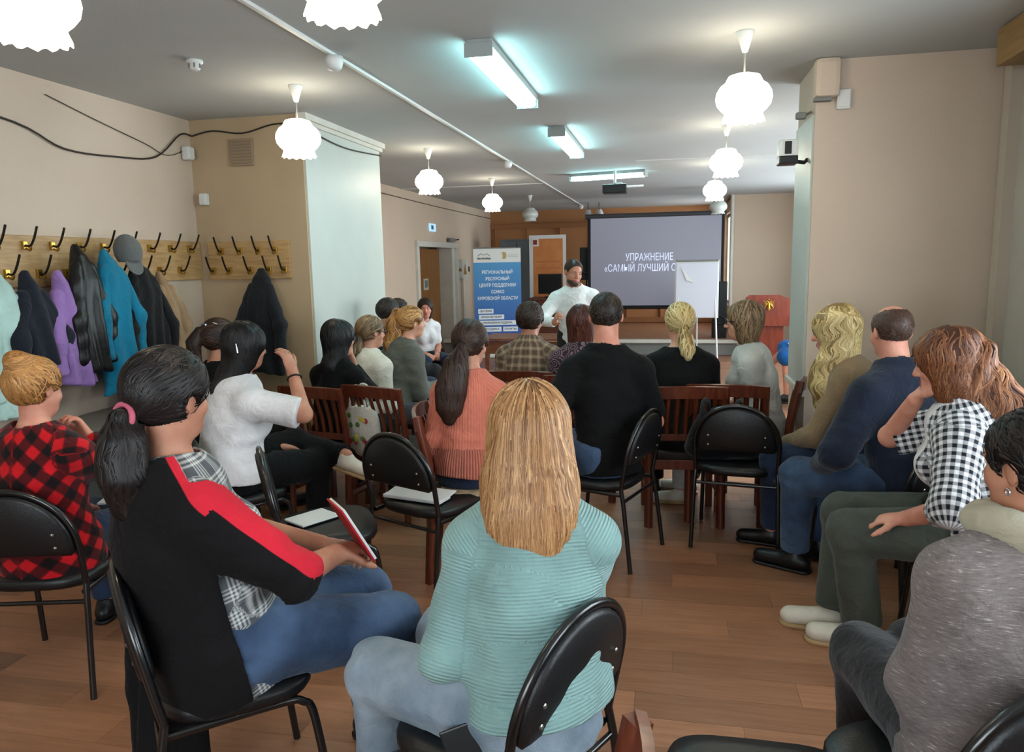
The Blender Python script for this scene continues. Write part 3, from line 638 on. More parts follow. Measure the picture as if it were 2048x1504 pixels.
def skeleton(s, seat, stand, sex, lean, curve, side, twist, head, arms, legs, hand, fat, neckf):
    J = {}; m = sex == 'm'; bz = 0.92 * s if stand else seat + 0.095 * s; P0 = A(0, 0, bz); J['P0'] = P0
    ts = (-0.07, 0.0, 0.13, 0.28, 0.40, 0.465, 0.50); pos = []; fr = []; p = P0.copy(); pt = 0
    wid = (0.160, 0.160, 0.148, 0.162, 0.138, 0.075, 0.055) if m else (0.172, 0.170, 0.138, 0.142, 0.118, 0.065, 0.05)
    dep = (0.12, 0.122, 0.112, 0.12, 0.10, 0.07, 0.055) if m else (0.132, 0.128, 0.108, 0.113, 0.095, 0.065, 0.05)
    ff = (1, 1, 1.08, 1.02, 1, 1, 1)
    for i, t in enumerate(ts):
        q = max(0, t) / 0.5; la = lean + curve * q; sd = side * q; tw = -twist * min(1, q * 1.2)
        Rm = rot((0, 0, 1), tw) @ rot((0, 1, 0), sd) @ rot((1, 0, 0), -la); d = Rm @ A(0, 0, 1)
        p = P0 + d * t * s if i < 2 else pos[-1] + d * (t - pt) * s; pt = t; pos.append(p); fr.append(Rm)
    J['spine'] = pos; J['fr'] = fr; J['w'] = [w * s * (1 + (fat - 1) * f) for w, f in zip(wid, ff)]; J['d'] = [w * s * (1 + (fat - 1) * f * 1.2) for w, f in zip(dep, ff)]
    J['w'][5:] = [w * s for w in wid[5:]]; J['d'][5:] = [w * s for w in dep[5:]]
    Rm = fr[4]; hs = s ** 0.5; J['hs'] = hs; J['s'] = s
    sw = (0.172 if m else 0.148) * s ** 0.6 * (1 + (fat - 1) * 0.5)
    J['S'] = [pos[4] + Rm @ A(x * sw, 0, -0.022 * s) for x in (-1, 1)]
    Hh = rot((0, 0, 1), -head[0]) @ rot((1, 0, 0), head[1]) @ rot((0, 1, 0), head[2]); J['Hh'] = Hh
    nd_ = nv(fr[6] @ A(0, 0, 1) + A(0, 0, 0.8) + (fr[6] @ A(0, 1, 0)) * neckf)
    J['H'] = pos[6] + nd_ * 0.145 * s; J['top'] = J['H'] + Hh @ A(0, -0.01, 0.121 * hs)
    J['E'] = []; J['W'] = []; J['hd'] = []
    for i, x in enumerate((-1, 1)):
        a = arms[i]; tgt = P0 + A(*a[0]) * s; pole = a[1] if len(a) > 1 and a[1] is not None else (x * 0.35, -0.45, -0.9)
        E, Wp = ik(J['S'][i], tgt, 0.275 * s, 0.245 * s, pole); J['E'].append(E); J['W'].append(Wp)
        hd = hand[i] if hand and hand[i] else (None, None, 28); dd = nv(Wp - E) if hd[0] is None else A(*hd[0]); pm = A(-x * 0.3, 0, -1) if hd[1] is None else A(*hd[1]); J['hd'].append((dd, pm, hd[2]))
    J['hip'] = [A(x * 0.09 * s, 0.03 if not stand else 0, bz - 0.005) for x in (-1, 1)]; J['K'] = []; J['An'] = []; J['ft'] = []
    for i, x in enumerate((-1, 1)):
        if legs and legs[i]: k, an = A(*legs[i][0]), A(*legs[i][1]); ft = A(*legs[i][2]) if len(legs[i]) > 2 else A(x * 0.2, 1, 0)
        elif stand: k, an, ft = A(x * 0.10 * s, 0.03, 0.49 * s), A(x * 0.11 * s, 0.0, 0.09), A(x * 0.25, 1, 0)
        else: k, an, ft = A(x * 0.13, 0.03 + 0.42 * s, 0.515), A(x * 0.12, 0.03 + 0.43 * s, 0.09), A(x * 0.2, 1, 0)
        J['K'].append(k); J['An'].append(an); J['ft'].append(nv(ft))
    return J
def headprims(J, big=1.0):
    H, Q, hs = J['H'], J['Hh'], J['hs'] * big
    g = lambda *v: H + Q @ (A(*v) * hs)
    E = lambda c, r, k=0.02, sub=False: Ell(g(*c), A(*r) * hs, Q, k, 0, sub)
    pr = [E((0, -0.012, 0.03), (0.075, 0.096, 0.086)), E((0, 0.022, -0.035), (0.060, 0.066, 0.082), 0.03), E((0, 0.046, -0.084), (0.040, 0.038, 0.030), 0.03)]
    for x in (-1, 1):
        pr += [E((x * 0.040, 0.048, -0.030), (0.026, 0.03, 0.026), 0.02), E((x * 0.03, 0.098, 0.004), (0.018, 0.013, 0.010), 0.01, True)]
        er = rot((0, 0, 1), x * 22); pr += [Ell(g(x * 0.078, -0.012, -0.004), A(0.008, 0.019, 0.031) * hs, Q @ er, 0.006), Ell(g(x * 0.087, -0.006, 0.0), A(0.005, 0.010, 0.018) * hs, Q @ er, 0.005, 0, True)]
    pr += [Cone(g(-0.034, 0.078, 0.020), g(0.034, 0.078, 0.020), 0.012 * hs, 0.012 * hs, 0.02), Cone(g(0, 0.086, 0.010), g(0, 0.106, -0.030), 0.008 * hs, 0.0125 * hs, 0.012),
           E((-0.011, 0.097, -0.034), (0.009, 0.009, 0.007), 0.008), E((0.011, 0.097, -0.034), (0.009, 0.009, 0.007), 0.008),
           E((0, 0.086, -0.060), (0.024, 0.011, 0.0065), 0.006), E((0, 0.084, -0.070), (0.021, 0.011, 0.0075), 0.006)]
    return pr, g
def gz_redstripe(C, J):
    S, E, W = J['S'][1], J['E'][1], J['W'][1]; N = J['spine'][5] + J['fr'][5] @ A(0.035, 0.0, 0.0); best = np.full(len(C), -1.0); bd = np.full(len(C), 1e3)
    for a, b in ((N, S), (S, E), (E, W)):
        ba = b - a; t = np.clip(((C - a) @ ba) / (ba @ ba), 0, 1); q = C - a - t[:, None] * ba; u = ba / np.linalg.norm(ba); d = np.linalg.norm(q, axis=1)
        up = A(0.1, 0.55, 1); up = nv(up - u * (up @ u)); v = (q @ up) / (d + 1e-6) - 0.52; m = d < bd; bd[m] = d[m]; best[m] = v[m]
    C3 = (C - J['spine'][3]) @ J['fr'][3]; return np.minimum(np.minimum(best, (0.13 - bd) * 8), (C3[:, 0] - 0.02) * 20)
def fm_hemrib(J, gp):
    return lambda C: (((C - J['P0']) @ J['fr'][1][:, 2]) < 0.10 * J['s']).astype(int) * (np.linalg.norm((C - J['P0'])[:, :2], axis=1) < 0.26)
FM = dict(hemrib=fm_hemrib); GZ = dict(redstripe=gz_redstripe)
def person(label, top, face, seat=0.46, stand=False, sex='f', lean=4, curve=6, side=0, twist=0, head=(0, 0, 0), arms=None, legs=None, hand=None, fat=1.0, neckf=0.25, skin=None,
           upper=None, lower=None, hair=None, shoe=None, h=0.009, facedet=False, extra=None, bighead=1.0, beard=False):
    skin = skin or SK; sd = int(abs(top[0]) * 1000) + 17
    arms = arms or [((-0.09, 0.27, 0.05),), ((0.09, 0.27, 0.05),)]
    s = 1.0
    for _ in range(4):
        J = skeleton(s, seat, stand, sex, lean, curve, side, twist, head, arms, legs, hand, fat, neckf); z0 = 0 if stand else seat
        s *= (top[2] - z0) / (J['top'][2] - z0)
    J = skeleton(s, seat, stand, sex, lean, curve, side, twist, head, arms, legs, hand, fat, neckf)
    yaw = -math.radians(face); cy, sy = math.cos(yaw), math.sin(yaw); tx, ty = J['top'][0], J['top'][1]
    loc = (top[0] - (cy * tx - sy * ty), top[1] - (sy * tx + cy * ty), 0)
    root = thing('person', label, 'person', loc, yaw); hs = J['hs']; m = sex == 'm'
    sp, fr, Wd, Dp = J['spine'], J['fr'], J['w'], J['d']; X = [f @ A(1, 0, 0) for f in fr]; Yv = [f @ A(0, 1, 0) for f in fr]
    ra = (0.054, 0.045, 0.044, 0.031) if m else (0.048, 0.040, 0.039, 0.027); ra = [r * s * (1 + (fat - 1) * 0.6) for r in ra]
    # ---- body: one continuous skin
    hp, g = headprims(J, bighead); fc = 0.93
    bp = [Loft([(sp[i], X[i], Yv[i], Wd[i] * fc, Dp[i] * fc) for i in range(6)])]
    bp += [Cone(sp[5] + X[5] * x * 0.03 * s, J['S'][i], 0.045 * s, 0.048 * s, 0.04) for i, x in enumerate((-1, 1))]
    neck = Cone(sp[5] - A(0, 0, 0.01), J['H'] + J['Hh'] @ A(0, -0.018, -0.045) * hs, (0.062 if m else 0.052) * s, (0.056 if m else 0.047) * s, 0.025); bp.append(neck)
    for i, x in enumerate((-1, 1)):
        bp += [Cone(J['S'][i], J['E'][i], ra[0], ra[1], 0.03), Cone(J['E'][i], J['W'][i], ra[2], ra[3], 0.02, None)]
        bp.append(Group(handprims(J['W'][i], *J['hd'][i][:2], x, hs, J['hd'][i][2])))
        K, An = J['K'][i], J['An'][i]
        bp += [Cone(J['hip'][i], K, 0.082 * s, 0.055 * s, 0.04), Cone(K, An, 0.052 * s, 0.036 * s, 0.03)]
        bp += [Cone(An - J['ft'][i] * 0.03 - A(0, 0, 0.045), An + J['ft'][i] * 0.13 - A(0, 0, 0.055), 0.035, 0.028, 0.03, (A(0, 0, 1), 0.8))]
    bp.append(Group(hp)); lo, hi = bounds(bp)
    Hi = J['Hh'].T
    def fb(P):
        d = field(bp, P); return d if stand else np.where(P[:, 1] < 0.22, np.maximum(d, seat + 0.012 - P[:, 2]), d)
    def lips(C):
        q = (C - J['H']) @ J['Hh'] / hs; return ((np.abs(q[:, 0]) < 0.022) & (q[:, 1] > 0.086) & (q[:, 2] < -0.053) & (q[:, 2] > -0.078)).astype(int)
    blo, bhi = lo, hi
    if facedet:
        for x in (-1, 1):
            e = MB().lathe([(0.0001, -0.012), (0.006, -0.0104), (0.0104, -0.006), (0.012, 0), (0.0104, 0.006), (0.0066, 0.01), (0.003, 0.0117), (0.0001, 0.012)], n=14)
            me = e.mesh('eye'); me.materials.append(EYEW); me.materials.append(EYEI)
            for pl in me.polygons: pl.material_index = 1 if pl.center.z > 0.0085 else 0
            q4 = Matrix(J['Hh'] @ rot((1, 0, 0), -90)).to_4x4(); q4.translation = Vector(g(x * 0.03, 0.0775, 0.004)); me.transform(q4); put('eye', me, None, root)
            hm = hair['mat'] if hair else None
            MB().tube([g(x * 0.016, 0.093, 0.022), g(x * 0.032, 0.09, 0.028), g(x * 0.048, 0.078, 0.022)], [0.003, 0.0038, 0.002], 6).build('eyebrow', M('brow_brown', (58, 42, 32), 0.7), root)
    covers = []
    out = dict(J=J, root=root, g=g, s=s, neck=neck, X=X, Y=Yv)
    # ---- upper garment
    for u0 in ([upper] if isinstance(upper, dict) else (upper or [])):
        u = dict(t=0.016, ts=0.014, sleeve=1.0, hem=-0.06, neckr=0.072, amp=0.004, freq=55, bust=0.0 if m else 1.0, drape=0.0); u.update(u0); t, tsl = u['t'] * s, u['ts'] * s
        gp = [Loft([(sp[i], X[i], Yv[i], Wd[i] + t + (u['drape'] * s if i < 3 else 0), Dp[i] + t + (u['drape'] * s * 0.8 if i < 3 else 0)) for i in range(6)], 0.03, 0)]
        if u['bust']:
            for x in (-1, 1): gp.append(Ell(sp[3] + X[3] * x * 0.07 * s + Yv[3] * (Dp[3] - 0.012 * s) - A(0, 0, 0.005), A(0.066, 0.058 * u['bust'], 0.07) * s, fr[3], 0.05))
        gp += [Cone(sp[5] + X[5] * x * 0.03 * s, J['S'][i] + A(0, 0, 0.004), 0.045 * s + t * 0.6, 0.05 * s + tsl, 0.045, None, False, 0) for i, x in enumerate((-1, 1))]
        if u.get('belly'): gp.append(Ell(sp[2] + Yv[2] * Dp[2] * 0.55 - A(0, 0, 0.02), A(0.15, 0.10, 0.13) * s * u['belly'], fr[2], 0.06))
        for i, x in enumerate((-1, 1)):
            S_, E_, W_ = J['S'][i], J['E'][i], J['W'][i]; sl = u['sleeve'] if not isinstance(u['sleeve'], tuple) else u['sleeve'][i]
            if sl <= 0.5:
                gp.append(Cone(S_, S_ + (E_ - S_) * sl * 2, ra[0] + tsl, ra[1] + tsl * u.get('flare', 1.3), 0.04, None, True, 1 + i))
            else:
                gp.append(Cone(S_, E_, ra[0] + tsl, ra[1] + tsl, 0.045, None, False, 1 + i)); gp.append(Cone(E_, E_ + (W_ - E_) * (sl - 0.5) * 2, ra[2] + tsl, ra[3] + tsl * 0.8, 0.025, None, True, 3 + i))
        nc = Cone(sp[5] + A(0, 0, u.get('neckdz', 0.0)), J['H'], u['neckr'] * s, u['neckr'] * s * 0.9, 0.008)
        if u.get('collar'):
            gp.append(Cone(sp[5] - A(0, 0, 0.02), sp[5] + (J['H'] - sp[5]) * u['collar'], u['neckr'] * s + 0.010, u['neckr'] * s + 0.004, 0.015, None, True, 7))
        nc.sub = True; up0 = fr[1] @ A(0, 0, 1); hem = u['hem'] * s; amp, fq = u['amp'], u['freq']
        el = J['E']; wst = sp[2]
        def fu(P, gp=gp, nc=nc, u=u, hem=hem, amp=amp, fq=fq):
            d = field(gp + [nc], P); near = np.abs(d) < 0.05
            if near.any():
                Q = P[near]; w = 0.5 + 1.1 * np.exp(-((Q - el[0]) ** 2).sum(1) / 0.012) + 1.1 * np.exp(-((Q - el[1]) ** 2).sum(1) / 0.012) + 0.9 * np.exp(-((Q - wst) @ fr[2][:, 2]) ** 2 / 0.010)
                d[near] += w * folds(Q, amp, fq, sd, (0.2, 0.1, 1)) + lattice(Q, amp * 0.8, 22, sd + 1)
            if u.get('open'):
                C3 = (P - sp[3]) @ fr[3]; d = np.maximum(d, np.minimum(C3[:, 1] - 0.01, u['open'] * s + np.maximum(0, -C3[:, 2]) * u.get('spread', 0.25) - np.abs(C3[:, 0])))
            return np.maximum(d, hem - (P - J['P0']) @ up0 - 0.01 * np.sin(9 * P[:, 0])) if u['hem'] is not None else d
        lo, hi = bounds(gp); o, V = sdfobj(u.get('name', 'shirt'), fu, lo, hi, u.get('h', h * (1.0 if h < 0.0076 else 1.1)), u['mat'], root, gp, FM[u['fmat']](J, gp) if u.get('fmat') else None, gz=(lambda V_: GZ[u['gz']](V_, J)) if u.get('gz') else None)
        if u.get('label'): o['label'] = u['label']
        covers.append(fu); out['upper'] = o; out['fu'] = fu; out['gp'] = gp
    # ---- lower garment
    if lower:
        l = dict(t=0.016, amp=0.004, freq=60, cuff=0.95, flare=1.0, seatx=1.0); l.update(lower); t = l['t'] * s
        lp = [Loft([(sp[i], X[i], Yv[i], (Wd[i] + t * 0.6) * (l['seatx'] if i < 2 else 1), Dp[i] + t * 0.6) for i in range(3)], 0.03)]
        for i in range(2):
            K, An = J['K'][i], J['An'][i]; th = l.get('thigh', 1.0)
            lp += [Cone(J['hip'][i], K, 0.085 * s * th + t, 0.060 * s * th + t, 0.04, None, False, 1 + i), Cone(K, K + (An - K) * l['cuff'], 0.056 * s + t, (0.043 * s + t) * l['flare'], 0.035, None, True, 3 + i)]
        wz = l.get('waist', 0.08) * s; up0 = fr[1] @ A(0, 0, 1); am = l['amp']
        flo = 0.0 if stand else seat + 0.004
        def fl_(P):
            d = field(lp, P); near = np.abs(d) < 0.05
            if near.any():
                Q = P[near]; w = 0.6 + sum(1.2 * np.exp(-((Q - k) ** 2).sum(1) / 0.014) for k in J['K']) + sum(0.9 * np.exp(-((Q - k) ** 2).sum(1) / 0.02) for k in J['hip'])
                d[near] += w * folds(Q, am, l['freq'], sd + 5, (0.6, 0.5, 0.6))
            hz = np.hypot(P[:, 0], P[:, 1]) < 0.21; d = np.where(hz, np.maximum(d, (P - J['P0']) @ up0 - wz), d)
            if not stand: d = np.where((P[:, 1] < 0.22), np.maximum(d, flo - P[:, 2]), d)
            return d
        lo, hi = bounds(lp); o, _ = sdfobj(l.get('name', 'trousers'), fl_, lo, hi, l.get('h', h * 1.4), l['mat'], root, lp)
        covers.append(fl_)
    sdfobj('body', fb, blo, bhi, h, [skin, LIP], root, fmat=lips, smooth=0, hidden=(lambda V_: np.min([c_(V_) for c_ in covers], 0) < -0.004) if covers else None)
    if shoe:
        for i in range(2):
            An, f = J['An'][i], J['ft'][i]; f = nv(A(f[0], f[1], 0)) if An[2] < 0.12 else f; upv = nv(A(0, 0, 1) - f * f[2]); b = An - upv * 0.055; rt = np.cross(f, upv); k = (1.08 if m else 0.98) * (shoe[2] if len(shoe) > 2 else 1)
            q = lambda a, c, z: b + f * a * k + rt * c * k + upv * z * k
            shp = [Cone(q(-0.045, 0, 0.012), q(0.02, 0, 0.02), 0.036 * k, 0.040 * k, 0.02), Cone(q(0.02, 0, 0.018), q(0.160, 0, 0.006), 0.045 * k, 0.042 * k, 0.03, (upv, 0.85)), Cone(q(-0.01, 0, 0.02), q(-0.005, 0, 0.075), 0.036 * k, 0.036 * k, 0.03, None, True)]
            pl = lambda P: (P - b) @ upv
            lo, hi = bounds(shp); o, _ = sdfobj('shoe', lambda P: np.maximum(field(shp, P), -0.020 * k - pl(P)), lo, hi, max(h, 0.0075) if len(shoe) > 2 else 0.011, shoe[0], root)
            slp = [Cone(q(-0.045, 0, -0.026), q(0.160, 0, -0.026), 0.042 * k, 0.045 * k, 0.02)]
            lo, hi = bounds(slp); o2, _ = sdfobj('sole', lambda P: np.maximum(field(slp, P), np.abs(pl(P) + 0.026 * k) - 0.0105 * k), lo, hi, max(h, 0.0075) if len(shoe) > 2 else 0.0105, shoe[1], o)
    if beard:
        bd = [Ell(g(0, 0.026, -0.078), A(0.063, 0.066, 0.048) * hs, J['Hh'], 0.02), Ell(g(0, 0.050, -0.096), A(0.042, 0.042, 0.030) * hs, J['Hh'], 0.02), Ell(g(0, 0.1, -0.064), A(0.024, 0.03, 0.012) * hs, J['Hh'], 0.01, 0, True), Ell(g(0, 0.10, -0.025), A(0.046, 0.05, 0.03) * hs, J['Hh'], 0.012, 0, True)]
        lo, hi = bounds(bd); sdfobj('beard', lambda P: field(bd, P) + lattice(P, 0.002, 120, sd), lo, hi, 0.006, hairmat('beard_brown', (66, 48, 38), (66, 48, 38)), root)
    # ---- hair
    if hair:
        hr = dict(style='short', t=0.012, n=260, w=0.0035, L=0.10, off=0.002, jit=0.25, cut=-0.068, mask=1.0, hh=max(0.006, h * (0.9 if h < 0.0085 else 1.1))); hr.update(hair); H, Q = J['H'], J['Hh']; tt = hr['t']
        cap = Ell(g(0, -0.014, 0.030), (A(0.079, 0.099, 0.089) + tt) * hs * bighead, Q, 0.02)
        msk = Ell(g(0, 0.130, -0.045 + hr.get('mz', 0)), A(0.078 * hr['mask'], 0.095, 0.115) * hs, Q, 0.012, 0, True)
        body_down = hr['style'] in ('long',)
        hp2 = [cap]; vol = []
        if hr.get('nodes'):   # falling mass: offsets from the head centre in the body frame: (x, y, z, half width, half depth)
            Rb = rot((0, 0, 1), -hr.get('turn', head[0])); nl = []
            for n_ in hr['nodes']:
                c_ = H + Rb @ A(*n_[:3]) * hs
                if out.get('fu') and n_[2] < -0.12 and not hr.get('wrap'):      # keep the falling hair outside the clothes
                    bk_ = nv((Rb @ A(0, -1, 0)) * 0.5 - Yv[4]) * 0.008
                    for _ in range(8):
                        if float(out['fu'](c_[None])[0]) < n_[4] * hr.get('clear', 0.45): c_ = c_ + bk_
                nl.append((c_, Rb @ A(1, 0, 0), Rb @ A(0, 1, 0), n_[3] * hs, n_[4] * hs))
            vol = [Loft(nl, 0.035)]
        extra_p = []
        if hr.get('bald'): extra_p.append(Ell(g(*hr['bald'][0]), A(*hr['bald'][1]) * hs, Q, 0.02, 0, True))
        ears = [Ell(g(x * 0.082, 0.0, -0.018), A(0.03, 0.026, 0.034) * hs, Q, 0.012, 0, True) for x in (-1, 1)] if hr['style'] in ('short', 'pony', 'bun') else []
        for sx, sy, sz, sr in hr.get('lumps', []): hp2.append(Ell(g(sx, sy, sz), A(*sr) * hs, Q, 0.02))
        def fcap(P):
            d = field(hp2 + [msk] + extra_p + ears, P); q = (P - H) @ Q / hs
            d = np.maximum(d, (hr['cut'] + np.maximum(0, q[:, 1] + 0.03) * hr.get('slope', 0.85) - q[:, 2]) * hs) if hr['style'] in ('short', 'pony', 'bun') else d
            return d + lattice(P, hr.get('rough', 0.0015), 90, sd)
        if vol:
            def fvol(P): return field(vol, P) + lattice(P, hr.get('vrough', 0.003), hr.get('vfreq', 60), sd + 3)
            if hr['style'] == 'long':
                al = hp2 + vol
                def fh(P): return field(al + [msk] + extra_p, P) + lattice(P, hr.get('vrough', 0.003), hr.get('vfreq', 60), sd + 3)
            else:
                def fh(P): return np.minimum(fcap(P), fvol(P))
        else: fh = fcap
        lo, hi = bounds(hp2 + vol); o, V = sdfobj('hair', fh, lo, hi, hr['hh'], hr['mat'], root)
        r = np.random.default_rng(sd); q = (V - H) @ Q / hs; okm = ~((q[:, 1] > 0.055) & (q[:, 2] < 0.075)); VV = V[okm]
        tie = g(*hr['tie']) if hr.get('tie') else None
        if hr['n'] and len(VV):
            roots = VV[r.integers(0, len(VV), hr['n'])]
            if tie is None and hr['style'] == 'long':   # favour the upper part so locks run long
                zz = roots[:, 2]; roots = roots[zz > zz.min() + 0.05]
            down = A(0, 0, -1)
            def flow(P):
                base = np.tile(down, (len(P), 1))
                if hr['style'] in ('short',): base = base * 0.6 + (P - g(0, 0.05, 0.12)) * 5 - Q[:, 1] * 0.6
                if tie is not None:
                    dq = (tie - P); dist = np.linalg.norm(dq, axis=1); oncap = (fcap(P) < 0.012) & (dist > 0.03); base = np.where(oncap[:, None], dq / (dist[:, None] + 1e-6), base)
                    if hr['style'] == 'bun':
                        bc = g(*hr['bun']); ax = Q @ A(*hr.get('bunax', (0, -1, 0.4))); near = np.linalg.norm(P - bc, axis=1) < hr['bunr'] * 1.15
                        base = np.where(near[:, None], np.cross(np.tile(ax, (len(P), 1)), P - bc) * 20 + (P - bc) * 2, base)
                if hr.get('wave'): base = base + hr['wave'] * np.stack([np.sin(P[:, 2] * 70 + P[:, 0] * 30), np.cos(P[:, 2] * 60 + P[:, 1] * 20), 0 * P[:, 2]], 1)
                return base
            steps = hr.get('steps', 9); stp = hr['L'] / steps * (0.55 + 0.9 * r.random(len(roots)))
            paths, ns = trace(fh, roots, flow, steps, stp, hr['off'], hr['jit'], r)
            hv = np.clip(r.normal(0.5, 0.25, len(roots)), 0, 1)
            st = ribbons('hair_strands', paths, ns, hr['w'] * (0.5 + r.random(len(roots))), 0.0016, hr['mat'], root, hv); st['kind'] = 'stuff'
        out['fh'] = fh
        if tie is not None and hr.get('band'):
            bz = Q @ A(*hr.get('bandax', (0, -1, 0.1))); u_ = nv(np.cross(bz, A(0.1, 0.2, 1))); v_ = np.cross(bz, u_); br = hr.get('bandr', 0.022)
            MB().tube([tie + (u_ * math.cos(a) + v_ * math.sin(a)) * br for a in np.linspace(0, 2 * math.pi, 14, endpoint=False)], 0.008, 8, True).build('hair_tie', hr['band'], root)
    return out
# ------------------------------------------------------------------ chairs
m_frame = M('black_tube', (14, 13, 14), 0.28, spec=0.6, coat=0.3); m_vinyl = M('black_vinyl', (19, 18, 20), 0.42, var=0.2, bump=0.12, bscale=160, spec=0.5); m_screw = M('steel_screw', (170, 168, 160), 0.3, 1.0)
m_wood = M('red_brown_wood', (112, 52, 30), 0.35, col2=(84, 36, 22), vscale=5, stretch=(9, 9, 1.2), coat=0.3); m_padlt = M('pale_seat_fabric', (176, 156, 126), 0.85, col2=(140, 118, 92), vscale=40); m_paddk = M('dark_seat_fabric', (44, 34, 32), 0.85)
def superpoly(w, d, n=28, e=3.2, taper=0.0):
    out = []
    for k in range(n):
        a = 2 * math.pi * k / n; c, s = math.cos(a), math.sin(a); x = math.copysign(abs(c) ** (2 / e), c) * w; y = math.copysign(abs(s) ** (2 / e), s) * d; out.append((x * (1 + taper * y / d), y))
    return out
def cushion(poly, z0, z1, mt=None, inset=0.012):
    """soft slab: rings inset at both faces"""
    n = len(poly); mt = mt or Matrix.Identity(4); vs = []; rings = [(1 - inset * 3, z0), (1, z0 + (z1 - z0) * 0.3), (1, z0 + (z1 - z0) * 0.7), (1 - inset * 2, z1 - (z1 - z0) * 0.06), (0.75, z1 + (z1 - z0) * 0.05)]
    for k, z in rings: vs += [mt @ Vector((x * k, y * k, z)) for x, y in poly]
    fs = [(i * n + k, i * n + (k + 1) % n, (i + 1) * n + (k + 1) % n, (i + 1) * n + k) for i in range(len(rings) - 1) for k in range(n)]
    mb = MB(); mb.add(vs, fs + [tuple(range(n))[::-1], tuple(range((len(rings) - 1) * n, len(rings) * n))], True); return mb
def build_black_chair():
    t = thing('metal_chair', '', 'chair')
    cushion(superpoly(0.232, 0.212, 32, 3.2, 0.05), 0.415, 0.46, Matrix.Translation((0, 0.01, 0))).build('seat', m_vinyl, t)
    tl = R(11); bm_ = Matrix.Translation((0, -0.205, 0.50)) @ Matrix.Rotation(tl, 4, 'X')   # local x right, z up
    arch = [(-0.214, 0.085), (-0.20, 0.068), (0.20, 0.068), (0.214, 0.085)] + [(0.214 * math.cos(a), 0.11 + 0.215 * math.sin(a)) for a in np.linspace(0.0, math.pi, 22)]
    up = Matrix(((1, 0, 0, 0), (0, 0, -1, 0.014), (0, 1, 0, 0), (0, 0, 0, 1)))
    cx, cz = 0, 0.19; n = len(arch); vs = []
    for k, dz in ((0.90, -0.006), (0.985, 0.0), (0.985, 0.026), (0.9, 0.036)): vs += [bm_ @ up @ Vector((cx + (x - cx) * k, cz + (z - cz) * k, dz)) for x, z in arch]
    mb = MB(); mb.add(vs, [(i * n + k, i * n + (k + 1) % n, (i + 1) * n + (k + 1) % n, (i + 1) * n + k) for i in range(3) for k in range(n)] + [tuple(range(n))[::-1], tuple(range(3 * n, 4 * n))], True); b = mb.build('backrest', m_vinyl, t)
    for sx in (-0.15, 0.15):
        for z in (0.11, 0.165): MB().lathe([(0, 0.004), (0.005, 0.0035), (0.007, 0)], n=10).build('screw', m_screw, b).matrix_local = bm_ @ Matrix.Translation((sx, -0.023, z)) @ Matrix.Rotation(R(90), 4, 'X')
    fp = [bm_ @ Vector((-0.219, 0, -0.06)), bm_ @ Vector((-0.223, 0, 0.03))] + [bm_ @ Vector((-0.225 * math.cos(a), 0, 0.11 + 0.225 * math.sin(a))) for a in np.linspace(0.0, math.pi, 24)] + [bm_ @ Vector((0.223, 0, 0.03)), bm_ @ Vector((0.219, 0, -0.06))]
    MB().tube(fp, 0.012, 8).build('back_frame', m_frame, t)
    for sx in (-1, 1):
        MB().tube([(sx * 0.219, -0.193, 0.45), (sx * 0.224, -0.21, 0.36), (sx * 0.234, -0.255, 0.0)], 0.012, 8).build('leg', m_frame, t)
        MB().tube(smoothpath([(sx * 0.207, -0.19, 0.405), (sx * 0.207, 0.10, 0.405), (sx * 0.207, 0.165, 0.39), (sx * 0.213, 0.195, 0.33), (sx * 0.224, 0.235, 0.0)], 5), 0.012, 8).build('leg', m_frame, t)
    MB().tube([(-0.22, -0.205, 0.372), (0.22, -0.205, 0.372)], 0.009, 8).build('stretcher', m_frame, t)
    MB().tube([(-0.207, 0.12, 0.40), (0.207, 0.12, 0.40)], 0.009, 8).build('stretcher', m_frame, t)
    return t
